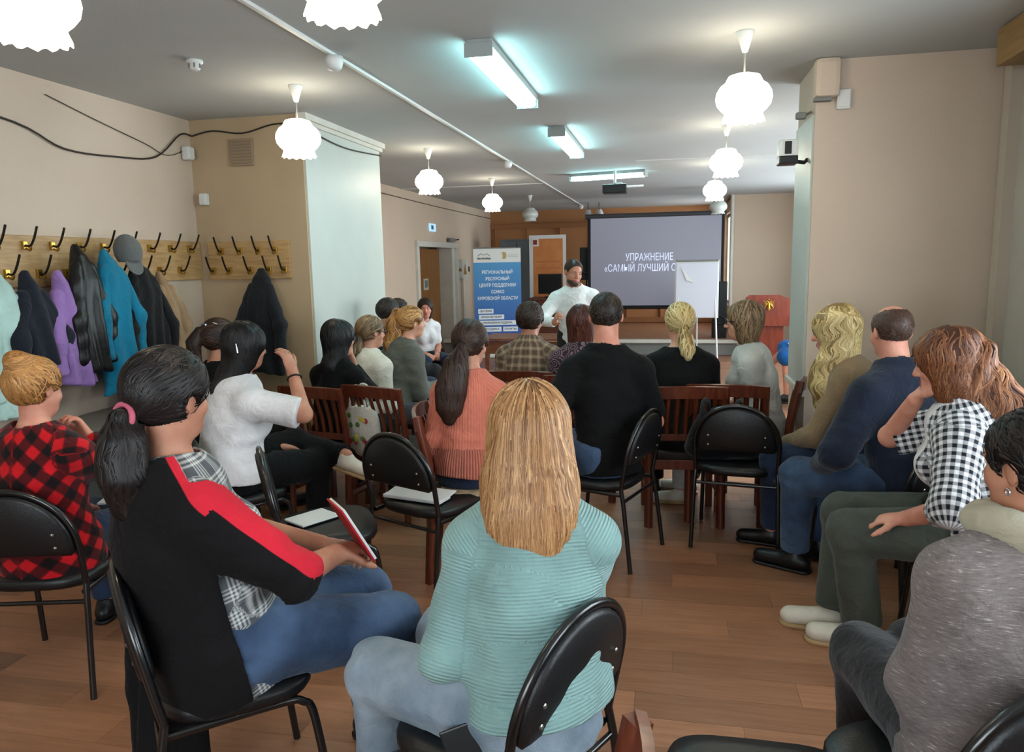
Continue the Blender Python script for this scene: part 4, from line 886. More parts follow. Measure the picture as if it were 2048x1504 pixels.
def build_wood_chair(pad, arm=False):
    t = thing('wooden_chair', '', 'chair')
    for sx in (-1, 1):
        MB().tube([(sx * 0.215, -0.235, 0), (sx * 0.215, -0.21, 0.44), (sx * 0.215, -0.225, 0.62), (sx * 0.215, -0.275, 0.87)], 0.026, 4).build('back_post', m_wood, t)
        MB().box((sx * 0.21, 0.20, 0.215), (0.042, 0.042, 0.43), None, 0.004).build('leg', m_wood, t)
        MB().box((sx * 0.215, 0, 0.39), (0.022, 0.38, 0.06), None, 0.003).build('side_rail', m_wood, t)
        MB().box((sx * 0.215, 0, 0.19), (0.018, 0.38, 0.028), None, 0.003).build('stretcher', m_wood, t)
    MB().box((0, 0.20, 0.39), (0.40, 0.022, 0.06), None, 0.003).build('front_rail', m_wood, t); MB().box((0, -0.215, 0.39), (0.40, 0.022, 0.06), None, 0.003).build('rear_rail', m_wood, t)
    tr = MB(); n = 10; vs = []
    for i in range(n + 1):
        x = -0.235 + 0.47 * i / n; q = 1 - (2 * i / n - 1) ** 2; y = -0.268 - 0.028 * q; z = 0.80 + 0.01 * q
        vs += [(x, y - 0.011, z), (x, y + 0.011, z + 0.002), (x, y + 0.008 - 0.008, z + 0.075), (x, y - 0.02, z + 0.072)]
    tr.add(vs, [(i * 4 + k, i * 4 + (k + 1) % 4, i * 4 + 4 + (k + 1) % 4, i * 4 + 4 + k) for i in range(n) for k in range(4)] + [(3, 2, 1, 0), (n * 4, n * 4 + 1, n * 4 + 2, n * 4 + 3)])
    tr.build('top_rail', m_wood, t); MB().box((0, -0.222, 0.56), (0.41, 0.02, 0.04), None, 0.003).build('lower_rail', m_wood, t)
    for i in range(7):
        x = -0.165 + i * 0.055; q = 1 - (x / 0.235) ** 2
        MB().tube([(x, -0.222, 0.57), (x, -0.238, 0.68), (x, -0.264 - 0.026 * q, 0.815)], [0.016, 0.016, 0.016], 4, flat=0.55).build('slat', m_wood, t)
    cushion(superpoly(0.225, 0.215, 28, 4), 0.415, 0.462, Matrix.Translation((0, 0, 0))).build('seat', pad, t)
    return t
bc0 = build_black_chair(); wc0 = build_wood_chair(m_paddk); wc1 = build_wood_chair(m_padlt); _used = set()
def chair(kind, x, y, face, label, group=None):
    src = {'b': bc0, 'w': wc0, 'l': wc1}[kind]; o = src if kind not in _used else copytree(src); _used.add(kind)
    o.location = (x, y, 0); o.rotation_euler = (0, 0, -R(face)); o['label'] = label; o['group'] = group or ('black metal chairs' if kind == 'b' else 'wooden slat chairs'); return o
def under(p, kind, label, face=None, back=0.03, dx=0.0, dy=0.0):
    """chair below a seated person, seat centred a little ahead of the pelvis"""
    l = p['root'].location; yw = p['root'].rotation_euler[2]; f = -math.degrees(yw) if face is None else face
    return chair(kind, l[0] - math.sin(-R(f)) * back + dx, l[1] + math.cos(R(f)) * back + dy, f, label)

# ------------------------------------------------------------------ fabrics
def b_gingham(nt, g):
    a = wrapm(nt, g[0], 0.03, 0.5, 0.04); b = wrapm(nt, g[1], 0.03, 0.5, 0.04)
    return mixc(nt, math_(nt, 'POWER', math_(nt, 'MULTIPLY', math_(nt, 'ADD', a, b), 0.5), 0.75), (232, 232, 234), (26, 27, 36))
def b_buffalo(nt, g):
    s = math_(nt, 'ADD', g[0], g[1]); d = math_(nt, 'SUBTRACT', g[0], g[1]); a = wrapm(nt, s, 0.115, 0.5, 0.05); b = wrapm(nt, d, 0.115, 0.5, 0.05)
    ab = math_(nt, 'MULTIPLY', a, b); o = math_(nt, 'MULTIPLY', math_(nt, 'MAXIMUM', a, b), 0.13); return mixc(nt, math_(nt, 'MAXIMUM', ab, o), (18, 8, 10), (196, 18, 28))
def b_glen(nt, g):
    a = wrapm(nt, g[0], 0.011, 0.5, 0.12); b = wrapm(nt, g[1], 0.011, 0.5, 0.12); A_ = wrapm(nt, g[0], 0.075, 0.5, 0.03); B_ = wrapm(nt, g[1], 0.075, 0.5, 0.03)
    x = math_(nt, 'ADD', math_(nt, 'MULTIPLY', a, A_), math_(nt, 'MULTIPLY', b, B_)); return mixc(nt, math_(nt, 'MULTIPLY', x, 0.55), (84, 88, 92), (214, 214, 210))
def b_plaid(nt, g):
    a = wrapm(nt, g[0], 0.06, 0.35, 0.08); b = wrapm(nt, g[1], 0.06, 0.35, 0.08); x = math_(nt, 'MULTIPLY', math_(nt, 'ADD', a, b), 0.5); return mixc(nt, x, (92, 72, 58), (168, 140, 116))
def b_stripe(nt, g): return mixc(nt, wrapm(nt, g[1], 0.045, 0.28, 0.06), (30, 36, 48), (176, 182, 188))
def b_heather(nt, g):
    tc = nd(nt, 'ShaderNodeTexCoord'); mp = nd(nt, 'ShaderNodeMapping'); mp.inputs['Scale'].default_value = (34, 34, 300); nt.links.new(tc.outputs['Object'], mp.inputs[0])
    n = nd(nt, 'ShaderNodeTexNoise'); n.inputs['Scale'].default_value = 1.4; n.inputs['Detail'].default_value = 6; nt.links.new(mp.outputs[0], n.inputs['Vector'])
    cr = nd(nt, 'ShaderNodeValToRGB'); nt.links.new(n.outputs[0], cr.inputs[0]); e = cr.color_ramp.elements; e[0].position = 0.25; e[0].color = lin((100, 90, 88)); e[1].position = 0.80; e[1].color = lin((214, 208, 202)); k = cr.color_ramp.elements.new(0.62); k.color = lin((130, 119, 116)); return cr.outputs[0]
def b_paisley(nt, g):
    tc = nd(nt, 'ShaderNodeTexCoord'); v = nd(nt, 'ShaderNodeTexVoronoi'); v.inputs['Scale'].default_value = 17; nt.links.new(tc.outputs['Object'], v.inputs['Vector'])
    s = math_(nt, 'SINE', math_(nt, 'MULTIPLY', v.outputs['Distance'], 26)); mr = nd(nt, 'ShaderNodeMapRange'); mr.inputs[1].default_value = 0.0; mr.inputs[2].default_value = 0.6; nt.links.new(s, mr.inputs[0]); return mixc(nt, mr.outputs[0], (44, 30, 36), (124, 96, 104))
def b_jacket(nt, g):
    st = lambda lo, hi: [setattr(n.inputs[1], 'default_value', lo) or setattr(n.inputs[2], 'default_value', hi) or nt.links.new(g[2], n.inputs[0]) and n.outputs[0] for n in [nd(nt, 'ShaderNodeMapRange')]][0]
    return mixc(nt, st(0.0, 0.03), mixc(nt, st(-0.06, -0.05), (15, 12, 13), (15, 12, 13)), (208, 36, 54))
def b_denim(c1, c2):
    def f(nt, g):
        tc = nd(nt, 'ShaderNodeTexCoord'); n = nd(nt, 'ShaderNodeTexNoise'); n.inputs['Scale'].default_value = 5; n.inputs['Detail'].default_value = 6; nt.links.new(tc.outputs['Object'], n.inputs['Vector'])
        mr = nd(nt, 'ShaderNodeMapRange'); mr.inputs[1].default_value = 0.35; mr.inputs[2].default_value = 0.68; nt.links.new(n.outputs[0], mr.inputs[0]); return mixc(nt, mr.outputs[0], c1, c2)
    return f
C_blk = cloth('black_cotton', (9, 9, 10), mottle=0.2, sheen=0.03); C_blk2 = cloth('black_wool', (12, 11, 12), mottle=0.25, sheen=0.03); C_wht = cloth('white_cotton', (222, 220, 222)); C_red = cloth('red_panel', (206, 34, 52)); C_jack = cloth('black_red_jersey', None, build=b_jacket, mottle=0.1, sheen=0.03)
C_aqua = cloth('aqua_knit', (136, 168, 164), rib=(1, 0.0085, 0.5), weave=0.3); C_coral = cloth('coral_knit', (206, 118, 97), rib=(0, 0.016, 0.25)); C_coralrib = cloth('coral_rib', (204, 115, 95), rib=(0, 0.013, 0.9))
C_ging = cloth('gingham', None, build=b_gingham, mottle=0.05); C_buf = cloth('buffalo_check', None, build=b_buffalo, mottle=0.15); C_glen = cloth('glen_check', None, build=b_glen); C_plaid = cloth('brown_plaid', None, build=b_plaid); C_strp = cloth('striped_jersey', None, build=b_stripe)
C_heat = cloth('heather_knit', None, build=b_heather, weave=0.6); C_pais = cloth('purple_paisley', None, build=b_paisley); C_navy = cloth('navy_twill', (29, 36, 52), mottle=0.2); C_grey = cloth('grey_green_knit', (92, 92, 84)); C_ltgrey = cloth('light_grey_jersey', (190, 190, 186)); C_crm = cloth('cream_jacket_cloth', (216, 210, 196))
C_khaki = cloth('khaki_knit', (134, 112, 84), rib=(0, 0.01, 0.2)); C_den = cloth('blue_denim', None, build=b_denim((40, 56, 80), (74, 95, 124)), weave=0.6); C_denlt = cloth('light_denim', None, build=b_denim((108, 124, 138), (160, 172, 182)), weave=0.6); C_dend = cloth('dark_denim', None, build=b_denim((22, 30, 46), (42, 58, 84)), weave=0.6); C_sage = cloth('grey_green_chino', (70, 74, 66)); C_char = cloth('charcoal_cloth', (40, 39, 42)); C_scarf = cloth('beige_scarf', (176, 168, 146), weave=0.8)
C_shirtw = cloth('white_shirting', (224, 228, 228))
H_blond = hairmat('hair_honey', (104, 68, 40), (172, 122, 78), (216, 172, 122)); H_lblond = hairmat('hair_light_blond', (136, 108, 64), (206, 180, 122), (236, 216, 168)); H_dark = hairmat('hair_dark', (12, 9, 9), (27, 21, 20), (48, 38, 34)); H_brown = hairmat('hair_brown', (28, 18, 14), (52, 34, 26), (82, 56, 42)); H_auburn = hairmat('hair_auburn', (74, 40, 26), (122, 74, 48), (176, 120, 78)); H_ash = hairmat('hair_ash', (84, 66, 48), (132, 106, 78), (170, 142, 108)); H_red = hairmat('hair_redbrown', (48, 22, 16), (84, 40, 28), (112, 60, 40)); H_ging = hairmat('hair_gingerblond', (116, 76, 40), (180, 126, 70), (214, 164, 104)); H_black = hairmat('hair_black', (9, 8, 9), (18, 16, 17), (34, 30, 30))
H_man = hairmat('hair_man', (34, 27, 23), (54, 43, 36), (80, 66, 56)); H_spk = hairmat('hair_speaker', (44, 33, 27), (64, 49, 40), (88, 70, 58)); H_thin = hairmat('hair_thin', (70, 50, 42), (86, 64, 54), (110, 84, 70))

# ------------------------------------------------------------------ the people
LAP = [((-0.06, 0.30, 0.05),), ((0.06, 0.30, 0.05),)]
P = {}
# woman in the aqua sweater, foreground
P[22] = person('woman with blond bob in aqua ribbed sweater and faded jeans, back to camera', (-0.336, 1.792, 1.32), -62, twist=52, lean=2, curve=10, head=(54, -2, 0), fat=0.97, h=0.0065, skin=SK,
    arms=[((0.03, 0.27, 0.04), (-0.6, -0.1, -0.8)), ((0.12, 0.24, 0.05),)], upper=dict(mat=C_aqua, name='sweater', t=0.024, ts=0.014, hem=0.0, drape=0.02, neckr=0.085, amp=0.005, freq=48), lower=dict(mat=C_denlt, name='jeans', t=0.022, thigh=1.08, amp=0.005, waist=0.11, h=0.008), shoe=(SHOEW, SOLE),
    hair=dict(style='long', mat=H_blond, t=0.014, nodes=[(0, -0.015, 0.03, 0.092, 0.10), (0, -0.022, -0.05, 0.108, 0.095), (0, -0.05, -0.13, 0.120, 0.085), (0.0, -0.09, -0.165, 0.114, 0.062), (0.005, -0.125, -0.195, 0.106, 0.048), (0.012, -0.145, -0.225, 0.084, 0.032), (0.018, -0.155, -0.252, 0.054, 0.018), (0.02, -0.16, -0.268, 0.03, 0.010)], n=3200, L=0.40, steps=14, w=0.0026, jit=0.05, vrough=0.0022, vfreq=50, wrap=True, hh=0.006))
P[2] = person('dark haired woman with low ponytail in black jacket with red sleeve stripe', (-1.338, 1.786, 1.40), 48, twist=-14, lean=-17, curve=14, head=(-36, -3, 0), fat=1.15, h=0.007, skin=SK2, facedet=True,
    arms=[((-0.10, 0.32, 0.14), (-0.9, -0.2, -0.4)), ((0.02, 0.33, 0.15), (0.8, -0.1, -0.35))], hand=[((0.5, 0.8, -0.1), (0, 0, -1), 35), ((-0.5, 0.8, -0.1), (-0.4, 0, -1), 35)],
    upper=[dict(mat=C_glen, name='tunic', t=0.016, ts=0.006, sleeve=0.4, hem=-0.15, belly=1.12), dict(mat=C_jack, name='jacket', t=0.032, ts=0.026, sleeve=0.84, hem=-0.10, drape=0.0, neckr=0.095, open=0.17, spread=0.7, gz='redstripe')],
    lower=dict(mat=C_den, name='jeans', t=0.02, thigh=1.1, h=0.009), shoe=(SHOEB, SHOEB),
    hair=dict(style='pony', mat=H_dark, t=0.016, tie=(-0.02, -0.125, -0.035), bandr=0.033, band=M('pink_scrunchie', (196, 92, 112), 0.7), turn=0, nodes=[(0.057, -0.115, -0.038, 0.03, 0.03), (0.066, -0.122, -0.09, 0.056, 0.056), (0.066, -0.125, -0.17, 0.07, 0.06), (0.06, -0.12, -0.25, 0.045, 0.04)], wrap=True, n=800, L=0.20, steps=12, w=0.0035, wave=0.3, vrough=0.006, rough=0.002))
P[1] = person('woman with ginger blond bun in red and black buffalo check shirt', (-2.42, 2.45, 1.285), -4, lean=-9, curve=14, head=(8, -6, 0), fat=1.1, h=0.0075, skin=SK3,
    arms=[((-0.12, 0.28, 0.05),), ((0.085, 0.19, 0.40), (0.7, 0.5, -0.8))], hand=[None, ((-0.35, -0.25, 1), (-0.5, -0.7, 0.1), 50)],
    upper=dict(mat=C_buf, name='shirt', t=0.022, ts=0.022, hem=-0.09, neckr=0.08, drape=0.01), lower=dict(mat=C_dend, name='jeans'), shoe=(SHOEB, SHOEB),
    hair=dict(style='bun', mat=H_ging, t=0.014, tie=(0, -0.09, 0.075), bun=(0.0, -0.075, 0.105), bunr=0.06, bunax=(0, -0.5, 1), lumps=[(0.0, -0.072, 0.112, (0.052, 0.05, 0.034)), (-0.03, -0.06, 0.13, (0.03, 0.03, 0.02))], n=800, L=0.12, steps=10, w=0.0032, cut=-0.06))
P[3] = person('woman with long black hair in white t-shirt, hand raised to her head', (-2.171, 3.549, 1.33), 34, lean=6, curve=6, side=4, head=(-6, -4, 4), fat=1.08, h=0.0075, skin=SK2,
    arms=[((-0.06, 0.3, 0.06),), ((0.22, 0.27, 0.50), (0.8, 0.1, -0.8))], hand=[None, ((-0.45, -0.1, 1), (-0.6, -0.2, 0.3), 25)],
    legs=[((-0.12, 0.44, 0.61), (0.24, 0.56, 0.57), (0.85, 0.45, -0.25)), ((0.11, 0.46, 0.52), (0.12, 0.42, 0.09))],
    upper=dict(mat=C_wht, name='t_shirt', sleeve=0.46, t=0.022, ts=0.026, hem=-0.03, flare=1.5, drape=0.012), lower=dict(mat=C_blk, name='trousers', thigh=1.1), shoe=(SHOEW, SOLE),
    hair=dict(style='long', mat=H_black, t=0.014, nodes=[(0, -0.02, 0.03, 0.088, 0.095), (0, -0.04, -0.05, 0.088, 0.075), (-0.01, -0.07, -0.13, 0.075, 0.05), (-0.04, -0.10, -0.22, 0.028, 0.025), (-0.065, -0.10, -0.30, 0.008, 0.008)], n=700, L=0.26, steps=12, w=0.0035, wave=0.25))
P[4] = person('woman with dark brown ponytail and hair clips in black top behind the white t-shirt', (-2.749, 4.189, 1.30), 18, lean=4, head=(10, 0, 0), h=0.0095, skin=SK2,
    upper=dict(mat=C_blk, name='top', sleeve=0.5), lower=dict(mat=C_blk, name='trousers'), shoe=(SHOEB, SHOEB),
    hair=dict(style='pony', mat=H_brown, t=0.016, tie=(-0.02, -0.115, 0.045), band=C_blk, turn=10, nodes=[(-0.02, -0.12, 0.05, 0.03, 0.03), (-0.035, -0.16, -0.02, 0.045, 0.04), (-0.04, -0.15, -0.16, 0.035, 0.03)], n=420, L=0.15, w=0.004))
P[11] = person('woman with long dark ponytail in coral sweater, seated mid room', (-1.037, 3.854, 1.315), -4, lean=8, curve=4, head=(12, -4, 0), h=0.0075, skin=SK, fat=0.88,
    arms=[((-0.12, 0.22, 0.03),), ((0.10, 0.26, 0.03),)], upper=dict(mat=[C_coral, C_coralrib], name='sweater', t=0.022, ts=0.018, hem=-0.05, drape=0.012, neckr=0.078, fmat='hemrib'), lower=dict(mat=C_dend, name='jeans'), shoe=(SHOEB, SHOEB),
    hair=dict(style='pony', mat=H_brown, t=0.014, tie=(-0.01, -0.125, -0.02), bandr=0.026, band=C_blk, turn=0, nodes=[(-0.02, -0.125, -0.02, 0.03, 0.03), (-0.045, -0.165, -0.10, 0.062, 0.05), (-0.075, -0.185, -0.22, 0.078, 0.055), (-0.085, -0.18, -0.32, 0.068, 0.045), (-0.085, -0.175, -0.37, 0.035, 0.03)], n=800, L=0.24, steps=12, w=0.004))
P[14] = person('man with short dark hair in black t-shirt and jeans, back to camera', (-0.342, 4.158, 1.445), -58, sex='m', twist=52, lean=4, curve=6, head=(54, -2, 0), h=0.0078, skin=SK3, fat=0.88,
    arms=[((-0.06, 0.26, 0.05), (-0.8, 0.0, -0.6)), ((0.22, 0.14, 0.06), (0.4, -0.3, -0.8))], upper=dict(mat=C_blk, name='t_shirt', sleeve=0.44, t=0.022, ts=0.018, hem=-0.09, flare=1.5, neckr=0.082, drape=0.01), lower=dict(mat=C_den, name='jeans', t=0.02), shoe=(SHOEB, SHOEB),
    hair=dict(style='short', mat=H_man, t=0.006, n=900, L=0.022, steps=5, w=0.0022, off=0.001, jit=0.5))
P[15] = person('woman with blond low ponytail in black top on a wooden chair', (0.072, 4.883, 1.34), -6, lean=10, curve=8, head=(-4, -4, 4), h=0.009, skin=SK, fat=1.05,
    arms=[((-0.10, 0.36, 0.08),), ((0.12, 0.32, 0.04),)], upper=dict(mat=C_blk, name='top', t=0.022, ts=0.024, hem=-0.08, neckr=0.085), lower=dict(mat=C_blk, name='trousers'), shoe=(SHOEB, SHOEB),
    hair=dict(style='pony', mat=H_lblond, t=0.013, tie=(0.01, -0.118, -0.035), band=C_blk, turn=0, nodes=[(0.01, -0.12, -0.035, 0.026, 0.026), (0.02, -0.145, -0.09, 0.045, 0.035), (0.03, -0.145, -0.16, 0.042, 0.03), (0.032, -0.14, -0.20, 0.02, 0.02)], n=500, L=0.15, w=0.004))
P[16] = person('woman with short ash blond hair and glasses in light grey top', (0.474, 5.026, 1.335), -80, lean=4, curve=8, head=(-2, 0, 0), h=0.009, skin=SK, fat=1.08, facedet=True,
    arms=[((-0.06, 0.24, 0.06), (-0.5, -1.0, -0.2)), ((0.02, 0.26, 0.08), (0.5, -0.6, -0.4))], upper=dict(mat=C_ltgrey, name='top', t=0.018, ts=0.02, sleeve=0.78, hem=-0.08), lower=dict(mat=C_ltgrey, name='trousers'), shoe=(SHOEW, SOLE),
    hair=dict(style='long', mat=H_ash, t=0.016, mask=0.95, nodes=[(0, -0.02, 0.03, 0.09, 0.10), (0, -0.03, -0.05, 0.092, 0.085), (0, -0.035, -0.10, 0.08, 0.065)], n=460, L=0.16, w=0.004))
P[18] = person('woman with long wavy light blond hair in khaki sweater, hands clasped', (0.852, 4.274, 1.35), -62, lean=14, curve=10, head=(-4, -10, 0), h=0.0085, skin=SK3,
    arms=[((-0.05, 0.42, 0.02), (-0.7, -0.4, -0.5)), ((0.03, 0.42, 0.02), (0.8, -0.4, -0.4))], hand=[((0.4, 0.8, -0.3), (0.6, 0, -0.6), 45), ((-0.4, 0.8, -0.3), (-0.6, 0, -0.6), 45)],
    upper=dict(mat=C_khaki, name='sweater', t=0.016, ts=0.016, hem=-0.07), lower=dict(mat=C_dend, name='jeans'), shoe=(SHOEB, SHOEB),
    hair=dict(style='long', mat=H_lblond, t=0.018, nodes=[(0, -0.02, 0.03, 0.095, 0.105), (0, -0.03, -0.06, 0.105, 0.095), (0, -0.02, -0.16, 0.125, 0.11), (0, -0.02, -0.27, 0.14, 0.13), (0, -0.01, -0.37, 0.08, 0.10)], n=900, L=0.26, steps=16, w=0.0048, wave=0.9, vrough=0.009, vfreq=45, wrap=True))
P[19] = person('balding man with cropped hair in navy jacket and blue jeans', (1.03, 3.84, 1.385), -50, sex='m', twist=20, lean=8, curve=6, head=(36, -4, 0), h=0.008, skin=SK3, fat=0.96,
    arms=[((-0.12, 0.33, 0.03), (-0.9, -0.3, -0.3)), ((0.10, 0.33, 0.03),)], upper=dict(mat=C_navy, name='jacket', t=0.03, ts=0.03, hem=-0.10, drape=0.012, neckr=0.075, collar=0.28), lower=dict(mat=C_den, name='jeans', t=0.022), shoe=(SHOEB, SHOEB),
    hair=dict(style='short', mat=H_thin, t=0.0025, n=900, L=0.014, steps=4, w=0.0015, off=0.0006, jit=0.5, bald=((0, 0.03, 0.125), (0.068, 0.10, 0.055))))
P[20] = person('woman with auburn hair in black and white gingham shirt and grey trousers', (1.032, 3.163, 1.325), -74, lean=10, curve=6, twist=6, head=(8, -12, 0), h=0.0072, skin=SK3, fat=1.16, facedet=True,
    arms=[((-0.17, 0.26, 0.06), (-0.9, -0.3, -0.2)), ((0.05, 0.25, 0.47), (0.35, 1.0, -0.6))], hand=[((0.2, 0.9, -0.2), (0.2, 0, -1), 30), ((-0.2, -0.5, 0.9), (-0.1, -0.9, 0.2), 55)],
    legs=[((-0.10, 0.46, 0.515), (-0.06, 0.40, 0.09), (-0.05, 1, 0)), ((0.10, 0.50, 0.52), (0.06, 0.52, 0.09), (-0.1, 1, 0))],
    upper=[dict(mat=C_wht, name='t_shirt', t=0.012, ts=0.006, sleeve=0.35, hem=-0.06), dict(mat=C_ging, name='overshirt', t=0.030, ts=0.028, sleeve=(0.66, 0.46), hem=-0.17, drape=0.016, neckr=0.09, open=0.105, collar=0.16)], lower=dict(mat=C_sage, name='trousers', t=0.024, thigh=1.1, flare=1.15, h=0.009), shoe=(SHOEW, SOLE, 1.12),
    hair=dict(style='long', mat=H_auburn, t=0.018, nodes=[(0, -0.02, 0.03, 0.095, 0.105), (0, -0.04, -0.06, 0.10, 0.085), (0.0, -0.095, -0.15, 0.10, 0.07), (0, -0.165, -0.22, 0.088, 0.05), (0, -0.21, -0.29, 0.05, 0.03)], n=1000, L=0.30, steps=16, w=0.0042, wave=0.25, vrough=0.006))
P[21] = person('woman with cropped dark hair in heather grey sweater and beige scarf, right foreground', (0.76, 1.735, 1.29), -16, lean=-5, curve=8, side=9, twist=-4, head=(-14, -5, 0), h=0.0075, skin=SK2, fat=1.06, facedet=True, legs=[((-0.05, 0.45, 0.52), (-0.04, 0.43, 0.09)), ((0.12, 0.46, 0.52), (0.14, 0.45, 0.09))],
    arms=[((-0.05, 0.22, 0.02), (-0.45, -0.3, -0.9)), ((0.10, 0.26, 0.04),)], upper=dict(mat=C_heat, name='sweater', t=0.026, ts=0.03, hem=-0.09, drape=0.005, neckr=0.115, neckdz=-0.02), lower=dict(mat=C_char, name='trousers', t=0.022, thigh=1.08), shoe=(SHOEB, SHOEB),
    hair=dict(style='short', mat=H_dark, t=0.010, n=900, L=0.035, steps=6, w=0.0026, jit=0.4, cut=-0.06))
P[12] = person('person with short dark hair in brown plaid jacket on a wooden chair', (-0.993, 5.381, 1.32), 2, lean=6, curve=8, head=(10, -4, 0), h=0.0095, skin=SK2, sex='m', fat=0.9, upper=dict(mat=C_plaid, name='jacket', t=0.026, ts=0.026, hem=-0.09, drape=0.008), lower=dict(mat=C_char, name='trousers'), shoe=(SHOEB, SHOEB), hair=dict(style='short', mat=H_brown, t=0.02, n=600, L=0.045, w=0.004, jit=0.6, rough=0.004))
P[13] = person('woman with red brown bob in purple paisley blouse', (-0.60, 5.199, 1.31), -4, lean=4, curve=6, head=(4, 0, 0), h=0.0095, skin=SK, upper=dict(mat=C_pais, name='blouse', t=0.024, ts=0.024), lower=dict(mat=C_char, name='trousers'), shoe=(SHOEB, SHOEB),
    hair=dict(style='long', mat=H_red, t=0.014, nodes=[(0, -0.02, 0.03, 0.09, 0.10), (0, -0.03, -0.06, 0.092, 0.085), (0, -0.035, -0.14, 0.085, 0.065)], n=420, L=0.2, w=0.004))
P[9] = person('woman with bushy blond hair in grey green sweater', (-1.977, 5.568, 1.29), 38, lean=12, curve=10, head=(8, 0, 0), h=0.0095, skin=SK, arms=[((-0.06, 0.34, 0.1),), ((0.10, 0.36, 0.1),)], upper=dict(mat=C_grey, name='sweater', t=0.026, ts=0.03, drape=0.01), lower=dict(mat=C_char, name='trousers'), shoe=(SHOEB, SHOEB),
    hair=dict(style='pony', mat=H_ging, t=0.014, tie=(0, -0.10, 0.02), turn=0, nodes=[(-0.05, -0.08, 0.05, 0.05, 0.05), (-0.075, -0.11, -0.02, 0.075, 0.065), (-0.08, -0.12, -0.12, 0.075, 0.06), (-0.08, -0.12, -0.19, 0.04, 0.03)], n=500, L=0.16, w=0.0045, wave=0.5, vrough=0.008))
P[6] = person('woman with ash ponytail and glasses in cream jacket', (-2.096, 5.031, 1.26), 22, lean=4, curve=10, head=(14, 0, 0), h=0.0095, skin=SK, facedet=True, upper=dict(mat=C_crm, name='jacket', t=0.03, ts=0.03, drape=0.012, collar=0.15), lower=dict(mat=C_char, name='trousers'), shoe=(SHOEB, SHOEB),
    hair=dict(style='pony', mat=H_ash, t=0.010, tie=(-0.01, -0.11, -0.05), band=C_blk, turn=0, nodes=[(-0.01, -0.11, -0.05, 0.025, 0.025), (-0.03, -0.135, -0.11, 0.045, 0.035), (-0.04, -0.13, -0.19, 0.03, 0.025)], n=420, L=0.14, w=0.004))
P[5] = person('woman with black hair in black top at the pillar edge', (-2.133, 4.586, 1.26), 10, lean=4, curve=8, head=(20, 0, 0), h=0.0095, skin=SK, fat=0.88, arms=[((-0.06, 0.3, 0.05),), ((0.05, 0.20, 0.43), (0.3, 0.6, -0.8))], hand=[None, ((-0.2, -0.3, 1), (-0.2, -0.9, 0), 45)], upper=dict(mat=C_blk, name='top'), lower=dict(mat=C_blk, name='trousers'), shoe=(SHOEB, SHOEB),
    hair=dict(style='long', mat=H_black, t=0.014, nodes=[(0, -0.02, 0.03, 0.09, 0.10), (0, -0.04, -0.06, 0.092, 0.08), (0, -0.05, -0.16, 0.09, 0.06), (0, -0.06, -0.22, 0.07, 0.04)], n=380, L=0.22, w=0.004))
P[7] = person('man with dark hair in navy striped jersey near the pillar', (-2.43, 6.27, 1.325), 30, sex='m', lean=6, head=(10, 0, 0), h=0.0105, skin=SK2, facedet=True, upper=dict(mat=C_strp, name='jersey', sleeve=0.45), lower=dict(mat=C_dend, name='jeans'), shoe=(SHOEB, SHOEB), hair=dict(style='short', mat=H_man, t=0.010, n=340, L=0.03, w=0.004))
P[8] = person('person with dark hair half hidden behind the man in stripes', (-2.722, 7.298, 1.27), 50, sex='m', lean=6, head=(20, 0, 0), h=0.0105, skin=SK3, facedet=True, upper=dict(mat=C_char, name='jersey'), lower=dict(mat=C_char, name='trousers'), shoe=(SHOEB, SHOEB), hair=dict(style='short', mat=H_man, t=0.012, n=260, L=0.03, w=0.004))
P[10] = person('young woman in white t-shirt seated by the far door, facing the camera', (-2.793, 8.397, 1.22), 140, lean=6, head=(20, -2, 0), h=0.009, skin=SK3, facedet=True, upper=dict(mat=C_wht, name='t_shirt', sleeve=0.4), lower=dict(mat=C_dend, name='jeans'), shoe=(SHOEW, SOLE),
    hair=dict(style='long', mat=H_brown, t=0.010, mask=1.28, nodes=[(0, -0.025, 0.03, 0.086, 0.09), (0, -0.05, -0.06, 0.085, 0.06), (0.03, -0.04, -0.16, 0.06, 0.05), (0.05, -0.02, -0.24, 0.03, 0.03)], n=240, L=0.2, w=0.004))
P[17] = person('woman in blue dress half hidden behind the right column, legs crossed', (1.66, 8.70, 1.28), -76, lean=4, head=(0, 0, 0), h=0.0095, skin=SK3, legs=[((-0.10, 0.46, 0.52), (-0.08, 0.44, 0.09)), ((0.03, 0.47, 0.60), (0.14, 0.72, 0.33), (0.15, 0.8, -0.5))],
    upper=dict(mat=cloth('blue_dress', (28, 92, 160)), name='dress_top', sleeve=0.35), lower=dict(mat=cloth('blue_dress', (28, 92, 160)), name='dress_skirt', t=0.03, thigh=1.25, cuff=0.10), shoe=(SHOEB, SHOEB), hair=dict(style='long', mat=H_brown, nodes=[(0, -0.02, 0.03, 0.09, 0.10), (0, -0.04, -0.10, 0.09, 0.08), (0, -0.05, -0.18, 0.07, 0.05)], n=200, L=0.2, w=0.004))
P[23] = person('bearded man in white button shirt standing and talking to the group', (-0.886, 7.2, 1.63), 172, stand=True, sex='m', lean=6, curve=6, side=3, head=(-26, -14, -4), h=0.0078, skin=SK2, facedet=True,
    arms=[((-0.22, 0.20, 0.05),), ((0.20, 0.34, 0.16), (0.9, -0.4, -0.4))], hand=[None, ((-0.1, 0.7, 0.6), (-0.8, 0.2, 0.2), 50)], upper=dict(mat=C_shirtw, name='shirt', t=0.02, ts=0.022, hem=-0.08, collar=0.26, neckr=0.07, sleeve=0.97), lower=dict(mat=C_char, name='trousers'), shoe=(SHOEB, SHOEB), beard=True,
    hair=dict(style='short', mat=H_spk, t=0.005, mask=1.42, mz=0.014, slope=1.5, n=360, L=0.022, w=0.0022, jit=0.3))
